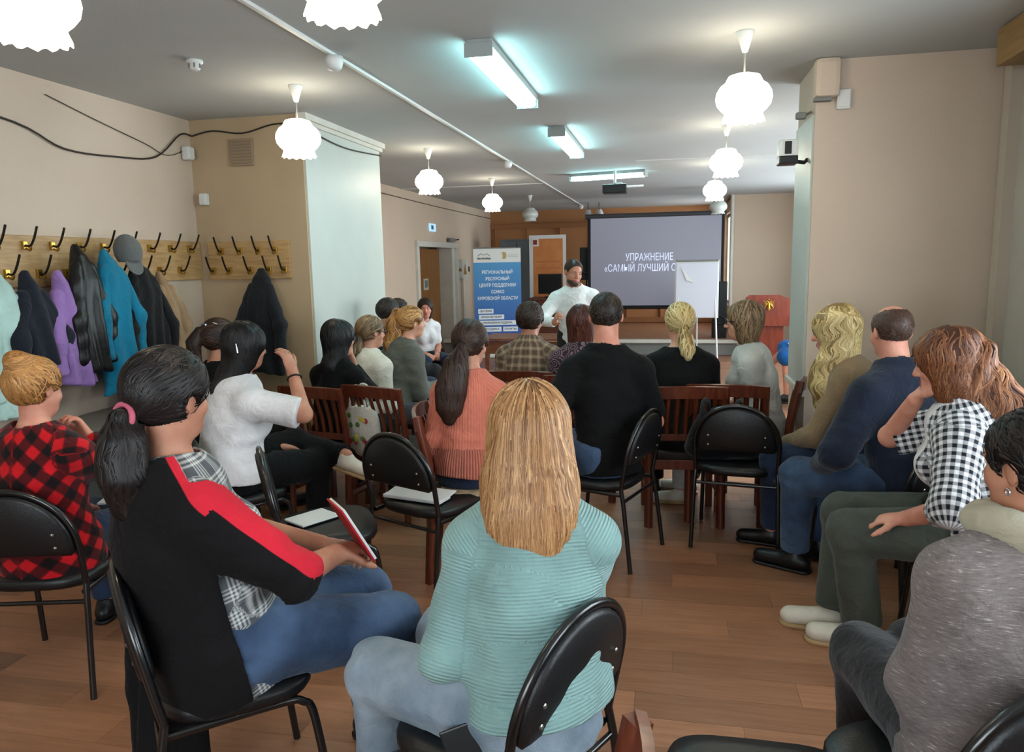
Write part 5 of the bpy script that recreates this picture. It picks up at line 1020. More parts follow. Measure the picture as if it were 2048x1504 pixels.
chair('b', -0.42, 1.745, -63, 'black chair under the woman in the aqua sweater')
under(P[2], 'b', 'black chair under the woman in the black and red jacket')
under(P[1], 'b', 'black chair under the woman in the buffalo check shirt', -14)
under(P[3], 'b', 'black chair under the woman in the white t-shirt with raised hand')
under(P[4], 'b', 'black chair under the woman in black behind the white t-shirt')
under(P[14], 'b', 'black chair under the man in the black t-shirt', -70)
under(P[18], 'b', 'black chair under the woman with wavy light blond hair')
under(P[19], 'b', 'black chair under the man in the navy jacket', -30)
under(P[20], 'b', 'black chair under the woman in the gingham shirt')
under(P[21], 'b', 'black chair under the woman in the heather grey sweater', -24, back=0.02, dx=-0.07)
under(P[11], 'l', 'wooden chair with pale seat under the woman in the coral sweater', 78)
under(P[15], 'w', 'wooden slat chair under the woman with blond ponytail')
under(P[16], 'w', 'wooden slat chair under the woman in the light grey top')
under(P[12], 'w', 'wooden slat chair under the person in the brown plaid jacket')
under(P[13], 'w', 'wooden slat chair under the woman in the paisley blouse')
under(P[9], 'w', 'wooden slat chair under the woman in the grey green sweater')
under(P[6], 'w', 'wooden slat chair under the woman in the cream jacket')
under(P[5], 'w', 'wooden slat chair under the woman with black hair at the pillar')
under(P[7], 'w', 'wooden slat chair under the man in the striped jersey')
under(P[8], 'w', 'wooden slat chair behind the man in the striped jersey')
under(P[10], 'w', 'wooden slat chair under the young woman by the door')
under(P[17], 'w', 'wooden slat chair behind the right column')
chair('b', -1.53, 3.05, 58, 'empty black chair with a white notebook on its seat')
chair('b', -1.17, 3.50, 24, 'empty black chair with folded papers on its seat, mid room')
chair('b', 0.40, 4.40, 8, 'empty black chair with a dark bag on it, right of the man in black')
chair('w', 0.36, 4.82, 4, 'empty wooden slat chair behind the black chair with the bag')
chair('w', -1.72, 4.56, 18, 'empty wooden slat chair beside the floral bag')

# ------------------------------------------------------------------ coat racks, coats
m_board = M('rack_board', (188, 152, 104), 0.5, col2=(166, 130, 86), vscale=4, stretch=(1.5, 1.5, 14)); m_brass = M('brass', (186, 150, 70), 0.3, 0.9); m_hook = M('dark_hook', (44, 36, 30), 0.35, 0.5)
hk_b = MB().box((0, 0.008, 0.0), (0.035, 0.016, 0.05), None, 0.004).tube(smoothpath([(0, 0.008, -0.015), (0, 0.04, -0.03), (0, 0.052, -0.01)], 4), 0.007, 6).mesh('hook_plate'); hk_b.materials.append(m_brass)
hk_p = MB().tube(smoothpath([(0, 0.012, 0.0), (0, 0.045, -0.005), (0, 0.075, 0.035), (0, 0.105, 0.105)], 5), [0.007] * 13 + [0.008, 0.009, 0.010][:3], 6).mesh('hook_prong'); hk_p.materials.append(m_hook)
def rack(label, c, rz, L_, hooks):
    t = thing('coat_rack', label, 'coat rack', c, rz); MB().box((0, 0.012, 0), (L_, 0.022, 0.295), None, 0.004).build('board', m_board, t)
    for x, z in hooks:
        h_ = put('hook', hk_b, None, t, (x, 0.023, z)); put('hook_prong', hk_p, None, h_)
    return t
yc = 4.30
rack('long pale wood coat rack on the left wall, hung with coats', (-3.66, yc, 1.68), -R(90), 2.18, [(yc - y, z - 1.68) for y, z in ((3.50, 1.77), (3.71, 1.77), (3.91, 1.77), (4.12, 1.77), (4.33, 1.77), (4.54, 1.77), (4.78, 1.77), (5.01, 1.77), (5.23, 1.77), (3.57, 1.61), (3.79, 1.61), (4.0, 1.61), (4.22, 1.61), (4.44, 1.61), (4.67, 1.61), (4.87, 1.61), (5.10, 1.61))])
rack('short pale wood coat rack on the pillar with one dark coat', (-3.215, 5.40, 1.675), R(180), 0.70, [(-(x + 3.215), z - 1.675) for x, z in ((-3.44, 1.75), (-3.28, 1.75), (-3.12, 1.75), (-2.98, 1.75), (-3.52, 1.60), (-3.38, 1.60), (-3.20, 1.60), (-3.04, 1.60), (-2.91, 1.60))])
def coat(label, loc, rz, L_, w0, w1, mat, sl=0.5, dy=0.0, fold=0.012, ff=60, hood=True, skew=0.0, cat='coat', bot=None, cuff=None):
    """hanging from a hook: local y away from the wall, origin at the hook"""
    t = thing('coat', label, cat, loc, rz); sd = int(abs(loc[0] * 100 + loc[1] * 1000)); ex = A(1, 0, 0); ey = A(0, 1, 0)
    nodes = [(A(0, 0.05 + dy, -0.01), ex, ey, 0.03, 0.025), (A(skew * 0.1, 0.07 + dy, -0.08), ex, ey, w0 * 0.55, 0.045), (A(skew * 0.25, 0.09 + dy, -0.22), ex, ey, w0, 0.07), (A(skew * 0.6, 0.095 + dy, -L_ * 0.6), ex, ey, (w0 + w1) / 2, 0.078), (A(skew, 0.10 + dy, -L_), ex, ey, w1, 0.085)]
    pr = [Loft(nodes)]
    def f(P):
        d = field(pr, P, 0.06); k = np.clip(-P[:, 2] / L_, 0, 1); d = d + fold * (0.35 + k) * np.sin(P[:, 0] * ff + 1.5 * np.sin(P[:, 2] * 6 + sd) + sd) + lattice(P, 0.006, 18, sd)
        return np.maximum(np.maximum(d, -L_ + 0.02 + 0.02 * np.sin(P[:, 0] * 14 + sd) - P[:, 2]), 0.012 - P[:, 1])
    lo, hi = bounds(pr); sdfobj('coat_body', f, lo, hi, 0.016, mat, t)
    if hood:
        hp_ = [Ell(A(0.0, 0.10 + dy, -0.10), A(w0 * 0.75, 0.06, 0.10), None, 0.02), Ell(A(0, 0.135 + dy, -0.15), A(w0 * 0.6, 0.04, 0.07), None, 0.03)]; lo, hi = bounds(hp_)
        sdfobj('hood', lambda P: np.maximum(field(hp_, P) + lattice(P, 0.008, 40, sd + 2), 0.012 - P[:, 1]), lo, hi, 0.012, mat, t)
    for x in (-1, 1):
        if sl <= 0: continue
        a, b, c_ = A(x * w0 * 0.5 + skew * 0.2, 0.085 + dy, -0.13), A(x * (w0 + 0.035) + skew * 0.4, 0.125 + dy, -0.17 - sl * 0.5), A(x * (w0 + 0.03) + skew * 0.7, 0.13 + dy, -0.17 - sl)
        sp_ = [Cone(a, b, 0.042, 0.052, 0.03), Cone(b, c_, 0.05, 0.042, 0.03, None, True)]; lo, hi = bounds(sp_)
        o, _ = sdfobj('sleeve', lambda P: np.maximum(field(sp_, P) + folds(P, 0.007, 45, sd + x, (0.3, 0, 1)), 0.012 - P[:, 1]), lo, hi, 0.015, mat, t)
    return t
K = lambda n, c, **k: cloth('coat_' + n, c, **k)
LW = -R(90)
coat('pale mint coat at the far left end of the rack', (-3.60, 3.42, 1.60), LW, 0.80, 0.13, 0.17, K('mint', (176, 204, 196)), 0.5, hood=False)
coat('dark navy padded jacket between the mint coat and the lilac jacket', (-3.60, 3.57, 1.61), LW, 0.52, 0.12, 0.14, K('navy', (26, 30, 40)), 0.4, 0.03, hood=False)
coat('lilac jacket hanging third on the left wall rack', (-3.60, 3.79, 1.61), LW, 0.68, 0.10, 0.13, K('lilac', (152, 116, 178)), 0.42, 0.04, 0.016, hood=False)
coat('black leather coat in front of the teal coat', (-3.60, 3.93, 1.77), LW, 0.80, 0.09, 0.14, M('coat_leather', (20, 18, 19), 0.38, var=0.2, bump=0.2, bscale=50), 0.55, 0.06, hood=False)
coat('teal blue coat hanging on the left wall rack', (-3.60, 4.15, 1.74), LW, 0.92, 0.12, 0.17, K('teal', (14, 112, 142)), 0.5, 0.07, 0.014, 44, hood=False)
coat('long black coat below the grey cap', (-3.60, 4.44, 1.68), LW, 1.0, 0.17, 0.24, K('black', (16, 15, 17)), 0.55, 0.06, skew=0.0, hood=False)
coat('beige jacket hanging at the right end of the left wall coats', (-3.60, 4.75, 1.60), LW, 0.60, 0.10, 0.14, K('beige', (150, 122, 92)), 0.4, 0.0, hood=False)
coat('black hooded coat hanging alone on the pillar rack', (-3.06, 5.34, 1.60), R(180), 0.82, 0.13, 0.15, K('charcoal', (24, 25, 30)), 0.5, 0.0, hood=False)
cap = thing('cap', 'grey cap hanging above the long black coat', 'cap', (-3.50, 4.33, 1.80), LW)
cp = [Ell(A(0, 0.05, -0.06), A(0.085, 0.085, 0.11), rot((1, 0, 0), 15))]; lo, hi = bounds(cp); C_cap = cloth('grey_cap', (98, 100, 98))
sdfobj('crown', lambda P: np.maximum(field(cp, P), -0.13 - P[:, 2]), lo, hi, 0.008, C_cap, cap)
br_ = [Ell(A(0, 0.09, -0.15), A(0.075, 0.05, 0.07), rot((1, 0, 0), 20), 0.01)]; lo, hi = bounds(br_); sdfobj('brim', lambda P: np.maximum(np.maximum(field(br_, P), np.abs((P - br_[0].c) @ A(0, 0.94, 0.34)) - 0.006), P[:, 2] + 0.11), lo, hi, 0.006, C_cap, cap)
bn = thing('low_bench', 'low dark bench under the coats by the left wall', 'bench', (-3.42, 4.2, 0))
MB().box((0, 0, 0.70), (0.42, 1.7, 0.035), None, 0.005).build('bench_top', M('bench_grey', (132, 124, 116), 0.5, var=0.1), bn)
for sx in (-0.17, 0.17):
    for sy in (-0.78, 0.78): MB().box((sx, sy, 0.34), (0.04, 0.04, 0.68), None, 0.003).build('leg', m_frame, bn)
MB().box((-0.16, 0, 0.4), (0.02, 1.5, 0.5), None, 0.003).build('back_board', m_grey, bn)
# ------------------------------------------------------------------ far wall fixtures
ex_ = thing('exit_sign', 'small pale blue exit sign high on the far left wall', 'sign', (-3.98, 12.5, 2.23)); MB().box((0, 0, 0), (0.03, 0.32, 0.13), None, 0.005).build('sign_box', M('sign_face', (170, 196, 214), 0.4, emit=(150, 190, 220), es=0.5), ex_)
MB().box((0.016, -0.05, 0), (0.004, 0.12, 0.07)).build('pictogram', M('sign_green', (60, 120, 150), 0.5), ex_)
eb = thing('electric_box', 'white electric box with a warning triangle on the far left wall', 'electric box', (-3.95, 14.28, 1.50)); MB().box((0, 0, 0), (0.1, 0.42, 0.36), None, 0.01).build('box_body', m_trim, eb)
MB().prism([(-0.1, -0.08), (0.1, -0.08), (0, 0.09)], 0.003, face_mtx((0.0, -0.2105, 0.0), (1, 0, 0), (0, 0, 1)) @ Matrix.Scale(0.45, 4)).build('warning_triangle', M('warning_tan', (150, 112, 60), 0.6), eb)
MB().prism([(-0.12, -0.1), (0.12, -0.1), (0, 0.11)], 0.003, face_mtx((0.051, -0.04, 0.0), (0, 1, 0), (0, 0, 1))).build('warning_triangle', M('warning_tan', (150, 112, 60), 0.6), eb)
MB().tube([(0, 0.0, -0.18), (0, 0.0, -1.48)], 0.025, 8).build('cable_pipe', m_trim, eb); MB().box((0.03, 0.26, 0.0), (0.05, 0.08, 0.1), None, 0.006).build('switch', m_dark, eb)
dc = thing('door_closer', 'small dark door closer above the far door niche', 'door closer', (-3.93, 13.5, 2.04)); MB().box((0, 0, 0), (0.06, 0.28, 0.07), None, 0.01).build('closer_body', m_grey, dc); MB().tube([(0, 0.1, 0), (0.03, 0.35, 0.02)], 0.012, 6).build('closer_arm', m_dark, dc)
# blue roll-up banner
bn = thing('blue_banner', 'blue roll-up banner with white Cyrillic lettering and white header', 'banner', (-2.86, 12.5, 0), R(14))
W2, Hb = 0.40, 1.86
MB().box((0, 0, 0.04), (0.84, 0.14, 0.07), None, 0.02).build('base', m_white, bn); MB().tube([(0, 0.05, 0.06), (0, 0.05, Hb)], 0.012, 8).build('pole', m_grey, bn)
def grad_blue():
    m = bpy.data.materials.new('banner_blue'); m.use_nodes = True; nt = m.node_tree; b = nt.nodes['Principled BSDF']; tc = nd(nt, 'ShaderNodeTexCoord'); sx = nd(nt, 'ShaderNodeSeparateXYZ'); nt.links.new(tc.outputs['Object'], sx.inputs[0])
    mr = nd(nt, 'ShaderNodeMapRange'); mr.inputs[1].default_value = 0.3; mr.inputs[2].default_value = 1.6; nt.links.new(sx.outputs[2], mr.inputs[0]); nt.links.new(mixc(nt, mr.outputs[0], (46, 74, 158), (64, 138, 190)), b.inputs['Base Color']); b.inputs['Roughness'].default_value = 0.4; return m
MB().bb(-W2, W2, -0.004, 0.004, 0.07, 1.62).build('blue_panel', grad_blue(), bn); MB().bb(-W2, W2, -0.005, 0.004, 1.62, Hb).build('white_header', m_white, bn); MB().tube([(-W2, 0, Hb), (W2, 0, Hb)], 0.012, 8).build('top_bar', m_grey, bn)
m_ink = M('white_ink', (226, 232, 238), 0.5); m_blk = M('black_ink', (40, 42, 46), 0.5); m_gold = M('gold_ink', (176, 150, 92), 0.5); m_greyink = M('grey_ink', (150, 152, 156), 0.5)
def bt(body, z, w, h_, mat=m_ink, x=0.0, bold=0.0018): text('lettering', body, h_ * 1.35, mat, face_mtx((x, -0.0065, z), (1, 0, 0), (0, 0, 1)), bn, width=w, bold=bold)
bt('РЕГИОНАЛЬНЫЙ', 1.455, 0.52, 0.055); bt('РЕСУРСНЫЙ', 1.345, 0.40, 0.055); bt('ЦЕНТР ПОДДЕРЖКИ', 1.235, 0.62, 0.055); bt('СОНКО', 1.125, 0.22, 0.055); bt('КИРОВСКОЙ ОБЛАСТИ', 1.015, 0.68, 0.055)
for body, z, x0, x1 in (('ОБУЧЕНИЕ', 0.80, -0.34, -0.08), ('КОНСУЛЬТАЦИИ', 0.70, -0.33, 0.10), ('ИНФОРМАЦИОННАЯ ПОДДЕРЖКА', 0.60, -0.33, 0.30), ('МЕТОДИКА', 0.49, -0.33, 0.05), ('ГРАНТЫ', 0.49, 0.08, 0.33)):
    MB().bb(x0, x1, -0.0068, -0.0045, z - 0.04, z + 0.04).build('caption_strip', m_ink, bn); text('lettering', body, 0.045, m_blk, face_mtx(((x0 + x1) / 2, -0.0075, z), (1, 0, 0), (0, 0, 1)), bn, width=(x1 - x0) * 0.8, bold=0.001)
bt('сонко43.рф', 0.22, 0.36, 0.05)
text('lettering', 'ПЛАТФОРМА', 0.035, m_blk, face_mtx((-0.22, -0.0075, 1.685), (1, 0, 0), (0, 0, 1)), bn, width=0.24, bold=0.002)
lg = MB()
for sx in (-1, 1): lg.tube([(-0.22 + sx * 0.10, -0.007, 1.73), (-0.22 + sx * 0.05, -0.007, 1.77), (-0.22 + sx * 0.005, -0.007, 1.745)], 0.006, 5)
lg.build('logo_mark', m_greyink, bn); MB().prism([(-0.03, -0.06), (0.02, -0.06), (0.04, -0.02), (0.035, 0.04), (0.0, 0.06), (-0.035, 0.05), (-0.02, 0.0)], 0.002, face_mtx((0.12, -0.0065, 1.735), (1, 0, 0), (0, 0, 1))).build('emblem', m_gold, bn)
for k in range(2): MB().bb(0.18, 0.36, -0.0065, -0.0045, 1.735 - k * 0.03, 1.743 - k * 0.03).build('small_print', m_greyink, bn)
# orange banner with white frame
ob = thing('orange_banner', 'tall orange poster stand with white border at the stage left', 'banner', (-2.33, 14.6, 0.235)); MB().bb(-0.36, 0.36, -0.01, 0.01, 0.05, 1.89).build('white_border', m_white, ob); MB().bb(-0.28, 0.30, -0.016, -0.01, 0.1, 1.82).build('orange_print', M('orange_print', (206, 132, 74), 0.5, col2=(190, 112, 58), vscale=3), ob)
MB().bb(-0.31, -0.17, -0.022, -0.014, 1.68, 1.83).build('emblem_tile', m_white, ob); MB().bb(-0.28, -0.20, -0.026, -0.02, 1.71, 1.80).build('emblem', M('emblem_red', (140, 40, 36), 0.5), ob)
for k in range(3): MB().bb(-0.22, 0.24, -0.02, -0.014, 1.36 - k * 0.12, 1.40 - k * 0.12).build('print_line', M('faint_print', (186, 112, 62), 0.5), ob)
MB().box((0, 0.05, 0.025), (0.7, 0.25, 0.05), None, 0.01).build('base', m_grey, ob)
gc = thing('grey_cabinet', 'grey blue cabinet behind the blue banner', 'cabinet', (-3.1, 15.6, 0.235)); MB().bb(-0.35, 0.35, -0.2, 0.2, 0, 1.85, 0.01).build('cabinet_body', M('cabinet_grey', (108, 116, 122), 0.6), gc)
for sx in (-1, 1):
    d_ = MB().bb(sx * 0.175 - 0.165, sx * 0.175 + 0.165, -0.215, -0.2, 0.05, 1.8, 0.004).build('door', M('cabinet_door_grey', (116, 124, 130), 0.6), gc); MB().bb(sx * 0.03 - 0.008, sx * 0.03 + 0.008, -0.235, -0.215, 0.85, 1.0).build('handle', m_dark, d_)
# desk with monitor
dk = thing('brown_desk', 'dark red brown desk with a closed front on the stage left', 'desk', (-2.0, 13.55, 0.235)); m_desk = M('desk_wood', (98, 54, 36), 0.45, col2=(80, 42, 28), stretch=(2, 2, 12))
MB().bb(-0.48, 0.5, -0.3, 0.3, 0.70, 0.74, 0.005).build('desk_top', m_desk, dk); MB().bb(-0.46, 0.48, -0.26, -0.24, 0.05, 0.70).build('front_panel', m_desk, dk)
for sx in (-0.46, 0.46): MB().bb(sx - 0.015, sx + 0.015, -0.28, 0.28, 0, 0.70).build('side_panel', m_desk, dk)
mn = thing('monitor', 'black computer monitor on the dark desk', 'monitor', (-2.13, 13.6, 0.975)); MB().box((0, 0, 0.24), (0.44, 0.03, 0.36), None, 0.008).build('casing', m_dark, mn); MB().box((0, -0.017, 0.245), (0.41, 0.004, 0.31)).build('screen', M('dark_screen', (22, 24, 28), 0.15), mn)
MB().box((0, 0.02, 0.04), (0.06, 0.03, 0.1), None, 0.004).build('neck', m_dark, mn); MB().lathe([(0, 0), (0.11, 0), (0.11, 0.012), (0, 0.016)], n=20).build('foot', m_dark, mn)
def speakerbox(label, c, d, rz=0):
    t = thing('loudspeaker', label, 'loudspeaker', c, rz); MB().box((0, 0, d[2] / 2), d, None, 0.012).build('cabinet', m_dark, t); MB().box((0, -d[1] / 2 - 0.004, d[2] / 2), (d[0] * 0.86, 0.01, d[2] * 0.9), None, 0.004).build('grille', M('speaker_grille', (30, 34, 33), 0.7, bump=0.4, bscale=200), t)
    MB().lathe([(d[0] * 0.32, 0), (d[0] * 0.36, 0.012), (d[0] * 0.3, 0.012), (d[0] * 0.1, -0.01)], n=20).build('cone', M('speaker_cone', (20, 21, 22), 0.5), t).matrix_local = Matrix.Translation((0, -d[1] / 2 - 0.009, d[2] * 0.32)) @ Matrix.Rotation(R(90), 4, 'X'); return t
speakerbox('black loudspeaker standing on the stage beside the flipchart', (0.86, 13.7, 0.235), (0.24, 0.28, 0.98))
sk = speakerbox('dark loudspeaker on a stand left of the screen', (-1.58, 14.7, 1.25), (0.24, 0.28, 0.62)); MB().tube([(0, 0, 0), (0, 0, -1.015)], 0.02, 8).build('stand', m_dark, sk); MB().box((0, 0, -1.0), (0.4, 0.4, 0.03), None, 0.01).build('stand_foot', m_dark, sk)
# projection screen
ps = thing('projection_screen', 'grey lit projection screen with Cyrillic slide text', 'screen', (-0.28, 14.5, 0)); SW = 1.20
MB().bb(-SW - 0.06, SW + 0.04, -0.01, 0.0, 0.70, 2.40).build('black_border', M('screen_black', (14, 14, 16), 0.7), ps)
MB().bb(-SW, SW - 0.0, -0.016, -0.010, 0.76, 2.40).build('screen_cloth', M('screen_cloth', (150, 150, 158), 0.8, emit=(132, 130, 156), es=0.13), ps)  # faint glow in the cloth stands for the projector's light
MB().tube([(-SW - 0.10, 0.0, 2.44), (SW + 0.08, 0.0, 2.44)], 0.045, 12).build('roller_case', M('roller', (60, 60, 62), 0.5), ps); MB().tube([(-SW - 0.05, -0.01, 0.71), (SW + 0.03, -0.01, 0.71)], 0.022, 8).build('weight_bar', m_dark, ps)
m_slide = M('slide_text', (226, 232, 246), 0.8, emit=(196, 204, 236), es=0.30)  # projected light of the letters put in as a glow
text('slide_lettering', 'УПРАЖНЕНИЕ', 0.19, m_slide, face_mtx((-0.10, -0.018, 1.66), (1, 0, 0), (0, 0, 1)), ps, width=0.88, bold=0.001); text('slide_lettering', '«САМЫЙ ЛУЧШИЙ ОТ', 0.19, m_slide, face_mtx((-0.23, -0.018, 1.46), (1, 0, 0), (0, 0, 1)), ps, width=1.42, bold=0.001)
# flipchart
fc = thing('flipchart', 'white flipchart board standing before the projection screen', 'flipchart', (0.42, 12.35, 0), R(-4)); tl = Matrix.Rotation(R(-8), 3, 'X')
MB().box((0, 0, 1.14), (0.68, 0.02, 0.92), tl, 0.004).build('board', m_white, fc); MB().box((0, -0.022, 1.12), (0.64, 0.012, 0.86), tl, 0.003).build('paper_pad', M('flip_paper', (206, 206, 216), 0.8), fc); MB().box((0, 0.045, 1.585), (0.66, 0.04, 0.03), tl, 0.006).build('clamp', m_grey, fc)
MB().prism([(-0.25, 0.36), (-0.16, 0.14), (-0.04, 0.10)], 0.006, face_mtx((0, -0.034, 1.14), (1, 0, 0), (0, 0.14, 1))).build('crease_highlight', m_white, fc)  # white sliver stands for the highlight along the sheet's crease
for a, b in (((-0.26, 0.05, 1.5), (-0.34, -0.20, 0)), ((0.26, 0.05, 1.5), (0.34, -0.20, 0)), ((0, 0.08, 1.5), (0, 0.45, 0))): MB().tube([a, b], 0.014, 8).build('leg', m_white, fc)
# lectern
lc = thing('lectern', 'red brown wooden lectern with a gold double headed eagle', 'lectern', (1.56, 12.9, 0)); m_lec = M('lectern_wood', (128, 52, 30), 0.35, col2=(104, 40, 24), stretch=(3, 3, 0.8), coat=0.2)
MB().prism([(-0.36, 0), (0.36, 0), (0.36, 0.42), (0.16, 0.50), (-0.30, 0.50), (-0.36, 0.45)], 0.05, face_mtx((0, -0.2, 0.52), (1, 0, 0), (0, 0.0, 1))).build('front_board', m_lec, lc); MB().box((0, 0, 0.26), (0.5, 0.36, 0.52), None, 0.01).build('pedestal', m_lec, lc); MB().box((0, 0.02, 0.02), (0.6, 0.46, 0.04), None, 0.01).build('plinth', m_lec, lc)
MB().box((0, 0.0, 0.90), (0.70, 0.44, 0.03), Matrix.Rotation(R(-12), 3, 'X'), 0.006).build('reading_top', m_lec, lc)
eg = MB(); ez = 0.86; m_eg = M('gilt', (196, 150, 60), 0.4, 0.6)
for sx in (-1, 1):
    eg.tube([(0, -0.262, ez + 0.02), (sx * 0.02, -0.262, ez + 0.06), (sx * 0.045, -0.262, ez + 0.065)], [0.012, 0.010, 0.006], 6)
    for k in range(5): eg.tube([(sx * 0.015, -0.262, ez + 0.02), (sx * (0.05 + 0.005 * k), -0.262, ez + 0.045 - 0.022 * k), (sx * (0.085 - 0.006 * k), -0.262, ez + 0.07 - 0.032 * k)], [0.008, 0.007, 0.003], 5)
    eg.tube([(sx * 0.01, -0.262, ez - 0.03), (sx * 0.035, -0.262, ez - 0.075)], [0.008, 0.004], 5)
eg.tube([(0, -0.262, ez + 0.03), (0, -0.262, ez - 0.03), (0, -0.262, ez - 0.085)], [0.016, 0.02, 0.012], 8); eg.tube([(-0.012, -0.262, ez + 0.09), (0.012, -0.262, ez + 0.09)], 0.008, 6); eg.build('eagle_emblem', m_eg, lc)
# projector on the ceiling
pj = thing('projector', 'black projector hanging from the ceiling on a white pole', 'projector', (-0.70, 9.9, CZ)); MB().tube([(0, 0, 0), (0, 0, -0.16)], 0.016, 8).build('mount_pole', m_white, pj); MB().box((0, 0, -0.235), (0.30, 0.24, 0.11), None, 0.012).build('projector_body', m_dark, pj); MB().lathe([(0.03, 0), (0.04, 0.01), (0.04, 0.03), (0.03, 0.03)], n=16).build('lens', m_grey, pj).matrix_local = Matrix.Translation((-0.07, 0.12, -0.235)) @ Matrix.Rotation(R(-90), 4, 'X')
MB().box((0.05, -0.03, -0.172), (0.09, 0.07, 0.03), None, 0.006).build('mount_claw', m_white, pj); MB().tube([(0.15, 0, -0.21), (0.36, 0.05, -0.20)], 0.012, 6).build('arm', m_white, pj)
for x, lab in ((-1.60, 'left small stage spotlight near the ceiling'), (-1.38, 'right small stage spotlight near the ceiling')):
    s_ = thing('stage_spotlight', lab, 'spotlight', (x, 15.2, CZ)); MB().tube([(0, 0, 0), (0, 0, -0.12)], 0.015, 6).build('stem', m_grey, s_); MB().lathe([(0.03, 0), (0.06, -0.05), (0.085, -0.14), (0.0, -0.13)], n=16).build('can', m_white, s_).matrix_local = Matrix.Translation((0, 0, -0.12)) @ Matrix.Rotation(R(30), 4, 'X')
tb = thing('wooden_table', 'brown wooden table behind the standing man', 'table', (-1.45, 8.55, 0)); m_tab = M('table_wood', (128, 78, 50), 0.4, col2=(108, 62, 40), stretch=(1, 8, 8))
MB().box((0, 0, 0.755), (1.3, 0.65, 0.03), None, 0.004).build('table_top', m_tab, tb); MB().box((0, -0.28, 0.66), (1.15, 0.02, 0.14)).build('apron', m_tab, tb)
for sx in (-0.58, 0.58):
    for sy in (-0.27, 0.27): MB().box((sx, sy, 0.37), (0.05, 0.05, 0.74), None, 0.003).build('leg', m_tab, tb)
# ------------------------------------------------------------------ small things
m_paper = M('paper', (226, 226, 224), 0.8); m_glass = M('spectacle_frame', (30, 26, 26), 0.35)
def sheet(label, x, y, z, rz, w, l, name='notebook', mat=None, cover=None, cat='notebook', th=0.008, tilt=None):
    t = thing(name, label, cat, (x, y, z), rz)
    if tilt: t.rotation_euler = (R(tilt[0]), R(tilt[1]), rz)
    MB().box((0, 0, th / 2 + 0.002), (w, l, th), None, 0.001).build('pages', mat or m_paper, t)
    if cover: MB().box((0, 0, 0.0015), (w + 0.006, l + 0.006, 0.003)).build('cover', cover, t)
    return t
def wpt(k, v):
    r_ = P[k]['root']; a = r_.rotation_euler[2]; l = r_.location; return (l[0] + math.cos(a) * v[0] - math.sin(a) * v[1], l[1] + math.sin(a) * v[0] + math.cos(a) * v[1], v[2])
sheet('white spiral notebook lying on the empty black chair seat', -1.60, 3.06, 0.468, R(-30), 0.15, 0.20, cover=m_dark)
fp_ = thing('folded_paper', 'long white folded paper on the empty black chair mid room', 'paper', (-1.22, 3.42, 0.467), R(-14)); MB().box((0, 0, 0.012), (0.33, 0.11, 0.018), None, 0.006).build('paper_fold', m_paper, fp_); MB().box((0.0, 0.055, 0.022), (0.34, 0.10, 0.006), Matrix.Rotation(R(8), 3, 'X'), 0.002).build('paper_flap', m_paper, fp_)
J2 = P[2]['J']; hb = (J2['W'][0] + J2['W'][1]) / 2 + A(0.03, 0.07, 0.06); wx = wpt(2, hb)
nb = thing('red_notebook', 'red covered notebook held by the woman in the black and red jacket', 'notebook', wx, -R(48)); Rn = Matrix.Rotation(R(-62), 3, 'X')
MB().box((0, 0, 0.0), (0.15, 0.21, 0.006), Rn, 0.001).build('cover', M('red_cover', (176, 26, 40), 0.5), nb); MB().box((0, 0.006, 0.004), (0.145, 0.20, 0.008), Rn, 0.001).build('pages', m_paper, nb)
o1 = wpt(1, A(0.10, 0.36, 0.60)); sheet('open white notebook on the lap of the woman in buffalo check', o1[0], o1[1], 0.615, R(20), 0.20, 0.15)
sheet('white papers on the lap of the woman behind the column', *wpt(17, A(-0.02, 0.30, 0.665)), R(76), 0.21, 0.29, 'papers', cat='papers')
# backpack on the chair
bp_ = thing('backpack', 'soft black backpack leaning on the empty black chair on the right', 'bag', (0.36, 4.44, 0.462), -R(8)); C_bag = cloth('black_nylon', (16, 16, 20), rough=0.6, mottle=0.25)
bg = [Ell(A(-0.06, 0.0, 0.14), A(0.17, 0.13, 0.16), None, 0.04), Ell(A(0.08, 0.02, 0.10), A(0.12, 0.12, 0.11), None, 0.05), Ell(A(-0.17, 0.0, 0.06), A(0.10, 0.11, 0.08), None, 0.05)]; lo, hi = bounds(bg)
sdfobj('bag_body', lambda Q_: np.maximum(field(bg, Q_) + folds(Q_, 0.008, 40, 3), -Q_[:, 2]), lo, hi, 0.009, C_bag, bp_)
for sx in (-0.12, 0.06): MB().tube(smoothpath([(sx, -0.08, 0.24), (sx, -0.16, 0.36), (sx - 0.02, -0.245, 0.36), (sx - 0.03, -0.272, 0.20)], 6), 0.012, 6).build('strap', C_bag, bp_)
# floral tote on the wooden chair
tt = thing('tote_bag', 'white tote bag with a floral print hanging on a wooden chair', 'bag', (-1.90, 4.36, 0.44), -R(22)); tg = [Ell(A(0, 0, 0.17), A(0.15, 0.055, 0.20), None, 0.02)]; lo, hi = bounds(tg)
sdfobj('bag_body', lambda Q_: np.maximum(field(tg, Q_) + folds(Q_, 0.005, 38, 9), Q_[:, 2] - 0.30), lo, hi, 0.009, cloth('tote_canvas', (210, 206, 196)), tt)
rr = random.Random(4)
for k in range(16):
    x, z = rr.uniform(-0.10, 0.10), rr.uniform(0.06, 0.26); yy = -0.055 * math.sqrt(max(0.05, 1 - (x / 0.15) ** 2 - ((z - 0.17) / 0.2) ** 2)) - 0.006
    MB().lathe([(0.0001, 0.004), (0.012, 0.002), (0.018, 0.0)], n=7).build('printed_flower', [M('flower_red', (176, 60, 70), 0.7), M('leaf_green', (90, 130, 60), 0.7), M('flower_yellow', (208, 196, 90), 0.7)][k % 3], tt).matrix_local = Matrix.Translation((x, yy, z)) @ Matrix.Rotation(R(90), 4, 'X')
